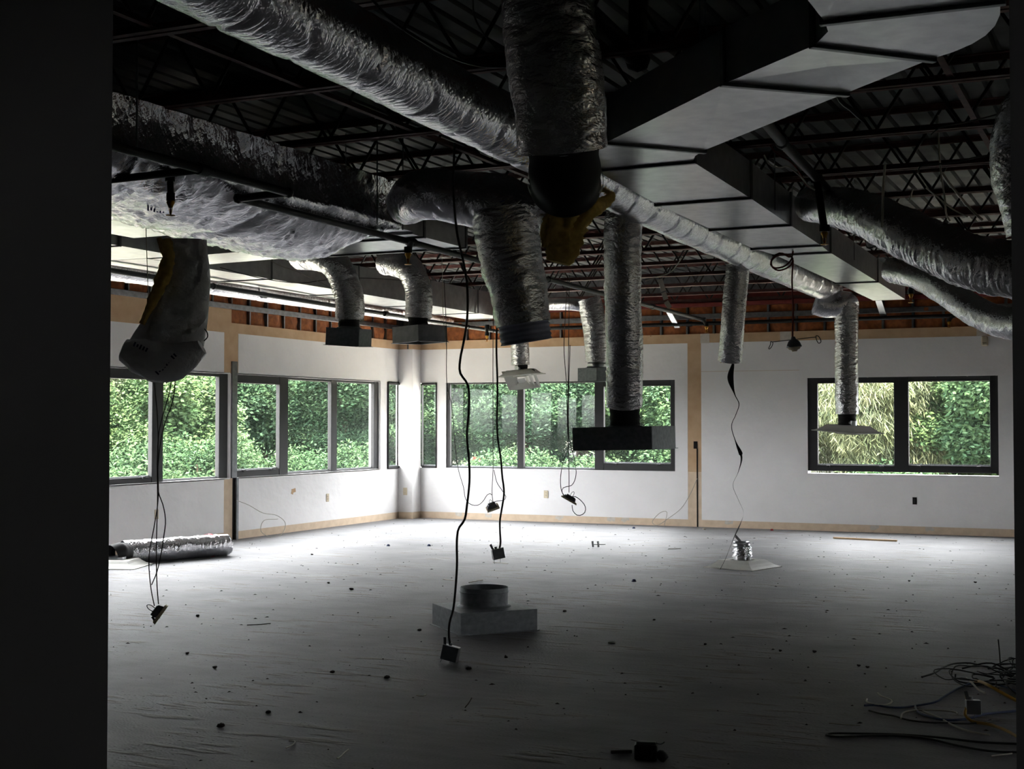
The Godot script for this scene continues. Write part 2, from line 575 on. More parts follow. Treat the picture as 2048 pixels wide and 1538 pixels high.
func build_room():
	var fl = struct("floor")
	slab(fl, "concrete_slab", -11.2, 5.3, -0.25, 0.0, -20.05, 3.4, M.concrete)

	# left wall, along z
	var wl = struct("wall_left")
	var holes = [[-19.80, -19.16], [-18.93, -15.15], [-15.0, -10.6]]
	wall_boards(wl, false, holes, -20.0, -1.5, [[-20.0, -15.02, TAN_TOP], [-15.02, -1.5, 3.08]],
		[[-19.53, -15.15, 0.105, SILL], [-14.87, -1.5, 0.105, SILL], [-19.53, -15.17, HEAD, 2.735], [-14.86, -1.5, HEAD, 2.735],
		[-19.16, -18.93, SILL, HEAD], [-10.6, -1.5, SILL, HEAD]])
	# the steel post between the two wide windows and the gap below it
	slab(wl, "steel_post", XL - 0.1, XL + 0.02, SILL, 2.36, -15.135, -15.015, M.dull_metal, 0.006, "grey steel post between the windows")
	slab(wl, "steel_stud", XL - 0.02, XL + 0.035, 0.0, SILL, -15.15, -15.10, M.dull_metal, 0.004, "steel stud left standing in the wall gap")
	slab(wl, "open_gap", XL - 0.01, XL + 0.001, 0.0, SILL, -15.10, -15.06, M.dark_hole)
	# back wall, along x
	var wb = struct("wall_back")
	var bholes = [[-10.96, -10.41], [-10.25, -6.375], [-4.395, -1.785], [-0.5, 2.1]]
	wall_boards(wb, true, bholes, -11.1, 5.2, [[-11.1, 5.2, TAN_TOP]],
		[[-10.7, -6.18, 0.105, SILL], [-5.97, 5.2, 0.105, SILL], [-10.7, -6.18, HEAD, 2.735], [-5.97, 5.2, HEAD, 2.735],
		[-10.41, -10.25, SILL, HEAD], [-6.375, -6.18, SILL, HEAD], [-5.97, -4.395, SILL, HEAD], [-1.785, -0.5, SILL, HEAD], [2.1, 5.2, SILL, HEAD]])
	slab(wb, "open_gap", -6.045, -6.025, 0.0, 1.16, ZB - 0.02, ZB + 0.001, M.dark_hole)
	slab(wb, "open_gap", -6.09, -6.03, 1.16, 1.27, ZB - 0.02, ZB + 0.001, M.dark_hole)
	slab(wb, "board_seam", -6.17, -4.5, 2.305, 2.309, ZB - 0.01, ZB + 0.0008, M.gypsum)
	slab(wb, "plaster_patch", -5.98, -5.84, 2.73, 2.87, ZB - 0.01, ZB + 0.001, M.plaster)
	slab(wb, "plaster_patch", -4.78, -4.62, 2.735, 2.87, ZB - 0.01, ZB + 0.001, M.plaster)
	slab(wb, "plaster_patch", -2.06, -1.92, 2.735, 2.87, ZB - 0.01, ZB + 0.001, M.plaster)
	var rng = RandomNumberGenerator.new()
	rng.seed = 5
	for x in [-10.05, -9.52, -8.3, -7.45, -7.22, -5.6, -3.5, -2.75]:
		var pb = MB.new()
		var px = x
		for k in 5:
			var wd = rng.randf_range(0.02, 0.05)
			pb.box(Vector3(px, rng.randf_range(0.06, 0.09), ZB - 0.004), Vector3(wd, rng.randf_range(0.03, 0.07), 0.0035 + 0.0006 * k), Basis(Vector3(0, 0, 1), rng.randf_range(-0.3, 0.3)))
			px += wd * 0.6
		part(wb, "plaster_smear", pb, M.plaster)
	# the boxed column in the corner
	var col = MB.new()
	col.box(Vector3(-10.83, 1.42, -19.66), Vector3(0.26, 2.63, 0.28), Basis(), 0.004)
	part(wb, "corner_column", col, M.white_paint)
	slab(wb, "column_top", -10.955, -10.703, 2.735, 2.88, -19.797, -19.523, M.gypsum)
	slab(wb, "column_foot", -10.955, -10.703, 0.0, 0.106, -19.797, -19.523, M.gypsum_foot)
	slab(wb, "steel_corner", -10.80, -10.775, 2.735, 2.89, -19.53, -19.515, M.dull_metal)

	# bare studs, kraft-faced batts, channels and edge beams above the boards
	var bn = noise(41, 3.0)
	var x = -10.7
	while x < 5.0:
		stud_bay(wb, true, x, 0.41, TAN_TOP, bn)
		x += 0.41
	var z = -19.55
	while z < -5.0:
		stud_bay(wl, false, z, 0.41, TAN_TOP if z < -15.1 else 3.08, bn)
		z += 0.41
	slab(wb, "steel_channel", -10.7, 5.2, 3.09, 3.165, ZB - 0.03, ZB + 0.035, M.dull_metal, 0.004)
	slab(wl, "steel_channel", XL - 0.03, XL + 0.03, 3.05, 3.12, -19.5, -5.0, M.dull_metal, 0.004)
	for k in 9:
		slab(wb, "knockout", -10.0 + k * 1.45, -9.94 + k * 1.45, 3.105, 3.15, ZB + 0.03, ZB + 0.0365, M.kraft)
	for wv in [[wb, true], [wl, false]]:
		var mb = MB.new()
		if wv[1]:
			mb.box(Vector3(-2.9, 3.30, ZB - 0.02), Vector3(16.2, 0.06, 0.14), Basis(), 0.004)
			mb.box(Vector3(-2.9, 3.40, ZB - 0.08), Vector3(16.2, 0.2, 0.02))
		else:
			mb.box(Vector3(XL + 0.0, 3.29, -12.4), Vector3(0.2, 0.06, 15.0), Basis(), 0.004)
			mb.box(Vector3(XL - 0.08, 3.40, -12.4), Vector3(0.02, 0.2, 15.0))
		part(wv[0], "steel_beam", mb, M.bright_primer, "red primed edge beam")

	# other walls: the far right side, and the partition with the doorway we look through
	var wr = struct("wall_right")
	var rz = [-8.7, -7.5]
	for q in [[-20.0, rz[0], 0.0, DECK], [rz[1], -1.5, 0.0, DECK], [rz[0], rz[1], 0.0, 1.2], [rz[0], rz[1], 1.8, DECK]]:
		slab(wr, "gypsum_board", 5.2, 5.35, q[2], q[3], q[0], q[1], M.gypsum)
		slab(wr, "painted_panel", 5.197, 5.2, max(q[2], 0.1), min(q[3], 2.735), q[0], q[1], M.white_paint)
	var wp = struct("wall_front")
	var left = Vector3(-1.298, 1.603, -1.5).x
	var right = Vector3(-0.121, 1.589, -1.5).x
	# the left jamb is splayed away from the doorway
	var jm = MB.new()
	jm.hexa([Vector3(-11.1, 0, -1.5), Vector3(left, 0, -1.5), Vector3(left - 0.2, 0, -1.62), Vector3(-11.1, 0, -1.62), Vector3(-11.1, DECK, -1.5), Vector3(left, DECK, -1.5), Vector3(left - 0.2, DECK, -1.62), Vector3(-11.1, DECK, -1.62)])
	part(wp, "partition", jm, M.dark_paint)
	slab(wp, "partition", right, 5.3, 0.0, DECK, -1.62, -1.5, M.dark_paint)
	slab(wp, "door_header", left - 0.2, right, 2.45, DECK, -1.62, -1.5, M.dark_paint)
	var wc = struct("wall_corridor")
	slab(wc, "corridor_wall", -3.1, -3.0, 0.0, 2.9, -1.5, 3.2, M.corridor_paint)
	slab(wc, "corridor_wall", 2.0, 2.1, 0.0, 2.9, -1.5, 3.2, M.corridor_paint)
	slab(wc, "corridor_wall", -3.1, -1.6, 0.0, 2.9, 3.2, 3.3, M.corridor_paint)
	slab(wc, "corridor_wall", -1.2, 2.1, 0.0, 2.9, 3.2, 3.3, M.corridor_paint)
	slab(wc, "corridor_wall", -1.6, -1.2, 0.0, 1.9, 3.2, 3.3, M.corridor_paint)
	slab(wc, "corridor_wall", -1.6, -1.2, 2.3, 2.9, 3.2, 3.3, M.corridor_paint)
	slab(wc, "corridor_ceiling", -3.1, 2.1, 2.8, 2.9, -1.5, 3.2, M.corridor_paint)

	# windows, numbered from the left: [from, to, foot, top] of each pane
	window("window_1", false, -14.985, -10.6, SILL, HEAD, [[-14.80, -13.67, 0.83, 2.15], [-13.46, -12.3, 0.89, 2.07], [-12.1, -10.7, 0.83, 2.15]], [[-13.3, 0.885], [-12.5, 0.885]])
	window("window_2", false, -18.93, -15.135, SILL, HEAD, [[-18.80, -17.70, 0.84, 2.155], [-17.54, -16.40, 0.84, 2.155], [-16.19, -15.17, 0.91, 2.08]], [[-15.35, 0.905], [-16.0, 0.905]])
	window("window_3", false, -19.53, -19.16, SILL, HEAD, [[-19.53, -19.165, 0.85, 2.155]], [], -0.03)
	window("window_4", true, -10.67, -10.41, SILL, HEAD, [[-10.668, -10.413, 0.85, 2.16]], [], -0.03)
	window("window_5", true, -10.25, -6.375, SILL, HEAD, [[-10.185, -8.99, 0.84, 2.165], [-8.88, -7.68, 0.84, 2.165], [-7.53, -6.46, 0.93, 2.10]], [[-7.35, 0.915], [-6.65, 0.915]])
	window("window_6", true, -4.395, -1.785, 0.855, 2.21, [[-4.25, -3.18, 0.945, 2.11], [-2.98, -1.90, 0.955, 2.12]], [[-4.1, 0.93], [-3.35, 0.93], [-2.85, 0.94], [-2.05, 0.94]])
	window("window_7", true, -0.5, 2.1, 0.855, 2.21, [[-0.38, 0.7, 0.945, 2.11], [0.9, 1.98, 0.955, 2.12]], [])
	# blind clips left along the head of the far right window
	var w7 = get_node("window_6")
	for px in [-3.55, -3.13, -2.62, -2.2, -1.82]:
		slab(w7, "blind_clip", px, px + 0.02, 2.185, 2.215, ZB - 0.05, ZB - 0.03, M.cable_white)

func stud_bay(w: Node3D, along_x: bool, a: float, pitch: float, foot: float, bn: FastNoiseLite):
	var base = ZB if along_x else XL
	if along_x:
		slab(w, "stud", a - 0.014, a + 0.014, foot, 3.28, base - 0.11, base - 0.01, M.dull_metal)
	else:
		slab(w, "stud", base - 0.11, base - 0.01, foot, 3.28, a - 0.012, a + 0.012, M.dull_metal)
	# a bulging batt between this stud and the next
	var rows = []
	for i in 7:
		var row = PackedVector3Array()
		var y = lerp(foot - 0.02, 3.30, i / 6.0)
		for j in 9:
			var t = j / 8.0
			var p = a + 0.02 + (pitch - 0.04) * t
			var out = 0.05 - 0.03 * sin(PI * t) + 0.035 * bn.get_noise_2d(p * 1.7, y * 2.0)
			row.append(Vector3(p, y, base - out) if along_x else Vector3(base - out, y, p))
		rows.append(row)
	var mb = MB.new()
	mb.grid(rows, false)
	part(w, "insulation_batt", mb, M.kraft)

# ---------- roof deck and bar joists ----------
func build_ceiling():
	var ce = struct("ceiling")
	# ribbed deck: flat pans with narrow ribs rising between them, running along z
	var mb = MB.new()
	var x = -11.1
	while x < 5.3:
		var q = [[0.0, 0.0], [0.105, 0.0], [0.118, 0.036], [0.137, 0.036], [0.15, 0.0]]
		for k in 4:
			var a = q[k]
			var b = q[k + 1]
			mb.quad(Vector3(x + a[0], DECK + a[1], -1.5), Vector3(x + b[0], DECK + b[1], -1.5), Vector3(x + b[0], DECK + b[1], -20.0), Vector3(x + a[0], DECK + a[1], -20.0))
		x += 0.15
	part(ce, "roof_deck", mb, M.deck)
	slab(ce, "roof_slab", -11.3, 5.5, DECK + 0.04, DECK + 0.3, -20.2, 3.5, M.dull_metal)
	for k in 15:
		joist(ce, -19.95 + 1.24 * (k if k > 0 else 0.12))
	# bridging angles across the joists
	for bx in [-8.6, -4.13, -0.9, 2.6]:
		var br = MB.new()
		bar(br, Vector3(bx, 3.37, -19.7), Vector3(bx, 3.37, -1.7), 0.035, 0.005)
		bar(br, Vector3(bx - 0.015, 3.39, -19.7), Vector3(bx - 0.015, 3.39, -1.7), 0.005, 0.035)
		part(ce, "bridging_angle", br, M.red_primer)

func joist(ce: Node3D, z: float):
	var j = Node3D.new()
	j.name = numbered("joist")
	j.position = Vector3(0, 3.35, z)
	ce.add_child(j, true)
	var x0 = -10.9
	var x1 = 5.15
	for ch in [["bottom_chord", 3.35, 1.0], ["top_chord", 3.795, -1.0]]:
		var mb = MB.new()
		for s in [-1.0, 1.0]:
			mb.box(Vector3((x0 + x1) / 2, ch[1] + 0.003 * ch[2], z + s * 0.030), Vector3(x1 - x0, 0.006, 0.040))
			mb.box(Vector3((x0 + x1) / 2, ch[1] + 0.022 * ch[2], z + s * 0.013), Vector3(x1 - x0, 0.040, 0.006))
		part(j, ch[0], mb, M.red_primer)
	# one bent rod zigzags between the chords
	var web = MB.new()
	var x = x0 + 0.2
	var up = false
	while x < x1 - 0.3:
		var a = Vector3(x, 3.785 if up else 3.365, z)
		var b = Vector3(x + 0.27, 3.365 if up else 3.785, z)
		rod(web, a, b, 0.011, 6)
		x += 0.27
		up = not up
	part(j, "web_rod", web, M.web_steel)

# ---------- ducts ----------
# crinkled foil sleeve of a hanging drop
func crinkle(r0: float, r1: float, seed_: int, amp = 0.045) -> Callable:
	var fine = noise(seed_, 1.0, FastNoiseLite.TYPE_SIMPLEX_SMOOTH, 2, true)
	var slow = noise(seed_ + 100, 1.0, FastNoiseLite.TYPE_SIMPLEX_SMOOTH, 2)
	return func(s, th, t):
		var c = cos(th)
		var q = sin(th)
		var w = slow.get_noise_3d(c * 1.0, q * 1.0, s * 4.0)
		# sharp folds run round the sleeve, now thick, now nearly gone
		var f = fine.get_noise_3d(c * 1.1 + 7.0, q * 1.1, s * 13.0 + 0.5 * w)
		var g = fine.get_noise_3d(c * 2.2, q * 2.2, s * 26.0)
		return lerp(r0, r1, t) * (1.0 + amp * f * (0.7 + w) + 0.4 * amp * g + 0.03 * w)

# wrapped insulation: slack bulges between tight grooves that lean round the tube
func wrapped(r0: float, r1: float, seed_: int, pitch = 0.46, sag = 0.10) -> Callable:
	var fine = noise(seed_, 1.0, FastNoiseLite.TYPE_SIMPLEX_SMOOTH, 3, true)
	var slow = noise(seed_ + 100, 1.0, FastNoiseLite.TYPE_SIMPLEX_SMOOTH, 2)
	return func(s, th, t):
		var c = cos(th)
		var q = sin(th)
		var w = slow.get_noise_3d(c * 0.8, q * 0.8, s * 1.5)
		var u = fposmod(s + 0.07 * c + 0.12 * w + 0.05 * sin(s * 3.1), pitch) - pitch * 0.5
		var groove = exp(-u * u / 0.0004)
		var f = fine.get_noise_3d(c * 1.1 + s * 2.0, q * 1.1, s * 7.0)
		return lerp(r0, r1, t) * (1.0 + 0.04 * w + 0.018 * f - 0.07 * groove)

func sleeve(root: Node3D, called: String, pts: Array, rf: Callable, mat, step = 0.016, sides = 40, rmean = 0.14):
	var mb = MB.new()
	sweep(mb, spline(pts, step), sides, rf, false, rmean)
	return part(root, called, mb, mat)

# short ribbed black or grey collar of the inner liner, with its open mouth
func collar(root: Node3D, pts: Array, r: float, mat, ribs = 5.0, called = "liner_collar"):
	var mb = MB.new()
	var line = spline(pts, 0.008)
	var total = 0.0
	for i in line.size() - 1:
		total += line[i].distance_to(line[i + 1])
	sweep(mb, line, 36, func(s, _th, _t): return r * (1.0 + 0.025 * cos(TAU * ribs * s / total)), false, r)
	sweep(mb, line, 36, func(s, _th, _t): return r * (0.97 + 0.025 * cos(TAU * ribs * s / total)), false, r)
	return part(root, called, mb, mat)

# ceiling box of sheet steel, open below, with a round spigot on top; at = middle of its underside
func plenum_box(called, label, at: Vector3, size: float, h: float, basis: Basis, rc: float, hc: float, mat = null):
	var g = M.box_steel if mat == null else mat
	var o = thing(called, label, "duct box", at, "sheet steel ceiling boxes")
	var X = Transform3D(basis, at)
	var e = 0.006
	var s2 = size / 2.0
	for k in 4:
		var mb = MB.new()
		var d = Vector3(0, 0, 1).rotated(Vector3.UP, k * PI / 2)
		mb.box(X * (d * (s2 - e / 2) + Vector3(0, h / 2, 0)), Vector3(size - 2 * e if k % 2 else size, h, e), basis * Basis(Vector3.UP, k * PI / 2), 0.002)
		# the turned-out foot flange
		mb.box(X * (d * (s2 + 0.009) + Vector3(0, 0.002, 0)), Vector3(size, 0.004, 0.02), basis * Basis(Vector3.UP, k * PI / 2))
		part(o, "side_panel", mb, g)
	var top = MB.new()
	top.box(X * Vector3(0, h - e / 2, 0), Vector3(size - 0.004, e, size - 0.004), basis, 0.002)
	part(o, "top_panel", top, g)
	var c = MB.new()
	lathe(c, [Vector2(rc + 0.022, h + 0.001), Vector2(rc + 0.02, h + 0.006), Vector2(rc + 0.004, h + 0.010), Vector2(rc, h + 0.02), Vector2(rc, h + hc * 0.72), Vector2(rc + 0.005, h + hc * 0.75), Vector2(rc + 0.005, h + hc * 0.8), Vector2(rc, h + hc * 0.83), Vector2(rc, h + hc), Vector2(rc - 0.003, h + hc), Vector2(rc - 0.003, h)], 48, X)
	part(o, "spigot_collar", c, g)
	return o

# square lay-in diffuser, face down; at = middle of its face
func diffuser(label, at: Vector3, size: float, basis: Basis, rc: float, louvre = true, hc = 0.05, droop = 0.0):
	var o = thing("ceiling_diffuser", label, "diffuser", at, "square ceiling diffusers")
	var X = Transform3D(basis, at)
	var X0 = X
	var ring = func(h, y, T): return [T * Vector3(-h, y, h), T * Vector3(h, y, h), T * Vector3(h, y, -h), T * Vector3(-h, y, -h)]
	var s = size / 2.0
	var prof = [[s, 0.0], [s, 0.006], [s * 0.93, 0.010], [s * 0.82, 0.024], [s * 0.70, 0.050], [s * 0.62, 0.074], [s * 0.60, 0.078], [rc + 0.01, 0.080]]
	var mb = MB.new()
	for i in prof.size() - 1:
		var a = ring.call(prof[i][0], prof[i][1], X)
		var b = ring.call(prof[i + 1][0], prof[i + 1][1], X)
		for k in 4:
			var j = (k + 1) % 4
			mb.quad(a[k], b[k], b[j], a[j])
			mb.quad(a[j] - basis.y * 0.002, b[j] - basis.y * 0.002, b[k] - basis.y * 0.002, a[k] - basis.y * 0.002)
	part(o, "back_pan", mb, M.diffuser_white)
	if louvre:
		# the core may have slipped its catches and hang askew
		basis = basis * Basis(Vector3(1, 0, 0), -droop)
		X = Transform3D(basis, at - Vector3(0, droop * 0.09, 0))
		for q in [[0.80, 0.60, 0.0], [0.56, 0.38, -0.012], [0.34, 0.20, -0.022]]:
			var lb = MB.new()
			var a = ring.call(s * q[0], q[2], X)
			var b = ring.call(s * q[1], q[2] + 0.04, X)
			for k in 4:
				var j = (k + 1) % 4
				lb.quad(a[k], b[k], b[j], a[j])
				lb.quad(a[j] - basis.y * 0.003, b[j] - basis.y * 0.003, b[k] - basis.y * 0.003, a[k] - basis.y * 0.003)
			part(o, "louvre_ring", lb, M.diffuser_white)
		var pl = MB.new()
		pl.box(X * Vector3(0, -0.02, 0), Vector3(s * 0.36, 0.006, s * 0.36), basis, 0.002)
		part(o, "centre_plate", pl, M.diffuser_white)
	X = X0
	var c = MB.new()
	lathe(c, [Vector2(rc, 0.075), Vector2(rc, 0.085 + hc), Vector2(rc - 0.004, 0.085 + hc), Vector2(rc - 0.004, 0.06)], 40, X)
	part(o, "neck_collar", c, M.galvanized)
	return o

# one length of flat duct from a plan outline (counter-clockwise from above), with a cross-broken underside
func duct_piece(root: Node3D, plan: Array, y0: float, y1: float, mat, brk = 0.012):
	var mb = MB.new()
	var m = plan.size()
	var c = Vector3.ZERO
	for p in plan:
		c += Vector3(p.x, 0, p.z) / m
	var lo = c + Vector3(0, y0 + brk, 0)
	var hi = c + Vector3(0, y1, 0)
	for k in m:
		var a = Vector3(plan[k].x, 0, plan[k].z)
		var b = Vector3(plan[(k + 1) % m].x, 0, plan[(k + 1) % m].z)
		mb.tri(lo, a + Vector3.UP * y0, b + Vector3.UP * y0)
		mb.tri(hi, b + Vector3.UP * y1, a + Vector3.UP * y1)
		mb.quad(a + Vector3.UP * y0, a + Vector3.UP * y1, b + Vector3.UP * y1, b + Vector3.UP * y0)
	part(root, "duct_section", mb, mat)

# drive-cleat joint round the duct between two plan points
func duct_joint(root: Node3D, a: Vector3, b: Vector3, y0: float, y1: float, w = 0.03, t = 0.014):
	var mb = MB.new()
	var p = Vector3(a.x, 0, a.z)
	var q = Vector3(b.x, 0, b.z)
	var d = (q - p).normalized() * 0.012
	bar(mb, p - d + Vector3.UP * (y0 - t / 2), q + d + Vector3.UP * (y0 - t / 2), w, t, 0.002)
	for e in [p - d, q + d]:
		bar(mb, e + Vector3.UP * (y0 - t), e + Vector3.UP * y1, w, t, 0.002, (q - p).normalized())
	part(root, "cleat_joint", mb, M.dull_metal)

func build_ducts():
	# --- the bare angled supply duct at the right ---
	var y0 = 3.0
	var y1 = 3.24
	var leg = thing("sheet_metal_duct", "long bare galvanized rectangular duct bending twice under the roof at upper right", "duct", Vector3(-2.2, 3.0, -8.0))
	var j0 = [Vector3(-1.03, 0, -4.97), Vector3(-0.43, 0, -4.98)]
	var j1 = [Vector3(-1.129, 3, -5.263), Vector3(-0.752, 3, -5.66)]
	var j2 = [Vector3(-1.609, 3, -5.704), Vector3(-1.178, 3, -6.099)]
	var j3 = [Vector3(-2.512, 3, -6.657), Vector3(-2.123, 3, -7.082)]
	var j4 = [Vector3(-2.85, 0, -7.37), Vector3(-2.26, 0, -7.35)]
	var j5 = [Vector3(-2.92, 0, -8.70), Vector3(-2.29, 0, -8.68)]
	var j6 = [Vector3(-2.93, 0, -10.0), Vector3(-2.34, 0, -10.0)]
	var j7 = [Vector3(-2.94, 0, -11.25), Vector3(-2.38, 0, -11.25)]
	var j8 = [Vector3(-2.88, 0, -11.75), Vector3(-2.41, 0, -11.75)]
	var j9 = [Vector3(-2.88, 0, -14.4), Vector3(-2.47, 0, -14.4)]
	var j10 = [Vector3(-2.90, 0, -16.65), Vector3(-2.53, 0, -16.65)]
	duct_piece(leg, [Vector3(-1.03, 0, -1.72), Vector3(-1.03, 0, -3.3), Vector3(-0.43, 0, -3.3), Vector3(-0.43, 0, -1.72)], y0, y1, M.galvanized)
	duct_piece(leg, [Vector3(-1.03, 0, -3.3), j0[0], j0[1], Vector3(-0.43, 0, -3.3)], y0, y1, M.galvanized)
	duct_piece(leg, [j0[0], Vector3(-1.045, 0, -5.1), j1[0], j1[1], Vector3(-0.66, 0, -5.59), Vector3(-0.58, 0, -5.50), Vector3(-0.52, 0, -5.40), Vector3(-0.475, 0, -5.28), Vector3(-0.445, 0, -5.14), j0[1]], y0, y1, M.galvanized, 0.0)
	duct_piece(leg, [j1[0], j2[0], j2[1], j1[1]], y0, y1, M.galvanized, 0.02)
	duct_piece(leg, [j2[0], j3[0], j3[1], j2[1]], y0, y1, M.galvanized, 0.016)
	duct_piece(leg, [j3[0], Vector3(-2.72, 0, -6.96), j4[0], j4[1], Vector3(-2.20, 0, -7.2), j3[1]], y0, y1, M.galvanized, 0.0)
	var run = [j4, j5, j6, j7, j8, j9, j10]
	for k in run.size() - 1:
		duct_piece(leg, [run[k][0], run[k + 1][0], run[k + 1][1], run[k][1]], y0, y1 if k < 3 else 3.24, M.galvanized, 0.008)
	for j in [j0, j1, j2, j3, j4, j5, j6, j7, j8, j9]:
		duct_joint(leg, j[0], j[1], y0, y1)
	for p in [[-2.95, -9.4], [-2.30, -9.4], [-2.92, -12.6], [-2.36, -12.6], [-1.78, -5.9], [-2.05, -6.9]]:
		var st = MB.new()
		rod(st, Vector3(p[0], y0 + 0.02, p[1]), Vector3(p[0], 3.79, p[1]), 0.004, 6)
		part(leg, "hanger_rod", st, M.dull_metal)

	# --- the long foil-wrapped round duct ---
	var ld = thing("insulated_round_duct", "long foil-wrapped round duct running from the upper left to the far right window", "duct", Vector3(-3.1, 2.95, -9.0))
	sleeve(ld, "foil_wrap", [Vector3(-2.86, 3.13, -2.0), Vector3(-3.04, 3.115, -6.0), Vector3(-3.2, 3.10, -10.0), Vector3(-3.27, 3.10, -13.0), Vector3(-3.31, 3.10, -16.2)], wrapped(0.168, 0.145, 3), M.foil_wrap, 0.02, 56, 0.155)
	var lin = MB.new()
	rod(lin, Vector3(-3.25, 3.10, -12.5), Vector3(-3.305, 3.10, -15.9), 0.11, 24)
	part(ld, "inner_duct", lin, M.dull_metal)
	for p in [[-2.95, -4.0], [-3.1, -7.5], [-3.25, -11.9], [-3.3, -14.9]]:
		for e in [-0.165, 0.165]:
			var st = MB.new()
			rod(st, Vector3(p[0] + e, 3.1, p[1]), Vector3(p[0] + e, 3.79, p[1]), 0.003, 6)
			part(ld, "hanger_wire", st, M.dull_metal)

	# the drops below it
	var d1 = thing("flexible_duct", "thick crinkled foil duct hanging straight down in the middle of the room", "duct", Vector3(-3.425, 1.532, -9.435))
	sleeve(d1, "foil_sleeve", [Vector3(-3.309, 3.107, -9.165), Vector3(-3.331, 2.877, -9.162), Vector3(-3.353, 2.421, -9.221), Vector3(-3.382, 1.999, -9.33), Vector3(-3.417, 1.669, -9.412)], crinkle(0.130, 0.128, 11), M.foil, 0.008, 44, 0.13)
	collar(d1, [Vector3(-3.42, 1.695, -9.432), Vector3(-3.419, 1.532, -9.438)], 0.108, M.black_plastic, 3.0)
	plenum_box("ceiling_box", "large galvanized box hanging level below the thick crinkled foil duct in mid room", Vector3(-3.472, 1.351, -9.584), 0.60, 0.168, Basis(Vector3.UP, deg_to_rad(1.9)) * Basis(Vector3(0, 0, 1), 0.02), 0.105, 0.05)

	var d2 = thing("flexible_duct", "torn foil duct with a ragged open end and a black strip hanging out", "duct", Vector3(-3.514, 2.116, -12.567))
	sleeve(d2, "foil_sleeve", [Vector3(-3.404, 3.013, -12.48), Vector3(-3.423, 2.827, -12.477), Vector3(-3.452, 2.502, -12.474), Vector3(-3.509, 2.126, -12.569)], crinkle(0.108, 0.108, 12), M.foil, 0.008, 40, 0.11)
	var rag = MB.new()
	var rn = noise(77, 2.0)
	var c0 = Vector3(-3.509, 2.126, -12.569)
	var rrows = []
	for i in 3:
		var row = PackedVector3Array()
		for j in 28:
			var th = TAU * j / 28
			var w = rn.get_noise_2d(cos(th) * 1.5, sin(th) * 1.5)
			var rr = [0.104, 0.085, 0.06][i]
			row.append(c0 + Vector3(cos(th) * rr, [0.012, -0.012 + 0.02 * w, 0.02][i], sin(th) * rr))
		rrows.append(row)
	rag.grid(rrows, true)
	part(d2, "torn_edge", rag, M.fiberglass)

	var d3 = thing("flexible_duct", "foil duct turning down at an elbow in front of the far right window", "duct", Vector3(-3.129, 1.637, -16.169))
	sleeve(d3, "elbow_wrap", [Vector3(-3.437, 2.937, -15.988), Vector3(-3.331, 2.903, -16.038), Vector3(-3.204, 2.914, -16.095), Vector3(-3.114, 2.949, -16.136), Vector3(-3.1, 2.81, -16.146)], wrapped(0.135, 0.128, 21, 0.9), M.foil_wrap, 0.016, 44, 0.13)
	sleeve(d3, "foil_sleeve", [Vector3(-3.12, 2.885, -16.135), Vector3(-3.118, 2.624, -16.144), Vector3(-3.123, 2.16, -16.155), Vector3(-3.124, 1.649, -16.171)], crinkle(0.132, 0.130, 13), M.foil, 0.008, 40, 0.13)
	collar(d3, [Vector3(-3.124, 1.683, -16.17), Vector3(-3.125, 1.521, -16.174)], 0.102, M.black_plastic, 3.0)
	diffuser("tilted cream square diffuser hanging in front of the far right window", Vector3(-3.116, 1.44, -16.181), 0.60, Basis(Vector3.UP, deg_to_rad(-22)) * Basis(Vector3(0, 0, 1), -0.07), 0.10)

	# --- the nearest hanging duct, black inside ---
	var dn = thing("flexible_duct", "big dark insulated duct hanging nearest to us at top centre with a black open mouth", "duct", Vector3(-1.803, 2.334, -4.377))
	sleeve(dn, "foil_sleeve", [Vector3(-1.812, 3.242, -4.224), Vector3(-1.81, 2.973, -4.233), Vector3(-1.798, 2.821, -4.243), Vector3(-1.777, 2.636, -4.258), Vector3(-1.782, 2.475, -4.305)], crinkle(0.156, 0.153, 14), M.foil, 0.008, 56, 0.15)
	collar(dn, [Vector3(-1.773, 2.497, -4.287), Vector3(-1.791, 2.406, -4.347), Vector3(-1.82, 2.374, -4.423)], 0.122, M.black_plastic, 2.0)
	var band = MB.new()
	sweep(band, PackedVector3Array([Vector3(-1.821, 2.399, -4.425), Vector3(-1.827, 2.388, -4.441)]), 40, func(_s, _t, _u): return 0.133, false, 0.12)
	part(dn, "rim_band", band, M.rim_grey)

	# --- the centre duct with its grey-blue liner, and its horizontal start ---
	var dc = thing("flexible_duct", "large leaning foil duct with a ribbed blue-grey liner sticking out below", "duct", Vector3(-3.801, 2.076, -8.531))
	sleeve(dc, "elbow_wrap", [Vector3(-4.884, 3.159, -8.827), Vector3(-4.556, 3.135, -8.428), Vector3(-4.39, 3.125, -8.395), Vector3(-4.18, 3.083, -8.437), Vector3(-3.951, 3.043, -8.433), Vector3(-3.859, 2.975, -8.477), Vector3(-3.885, 2.856, -8.469)], wrapped(0.158, 0.20, 22, 0.30, 0.1), M.foil_wrap, 0.016, 48, 0.17)
	sleeve(dc, "foil_sleeve", [Vector3(-3.927, 2.992, -8.446), Vector3(-3.915, 2.89, -8.454), Vector3(-3.887, 2.653, -8.474), Vector3(-3.846, 2.449, -8.499), Vector3(-3.818, 2.218, -8.519)], crinkle(0.226, 0.180, 15), M.foil, 0.008, 52, 0.2)
	collar(dc, [Vector3(-3.821, 2.259, -8.516), Vector3(-3.809, 2.178, -8.524), Vector3(-3.798, 2.096, -8.532)], 0.174, M.dark_liner, 5.0)
	var flap = MB.new()
	var fn = noise(78, 3.0)
	var frows = []
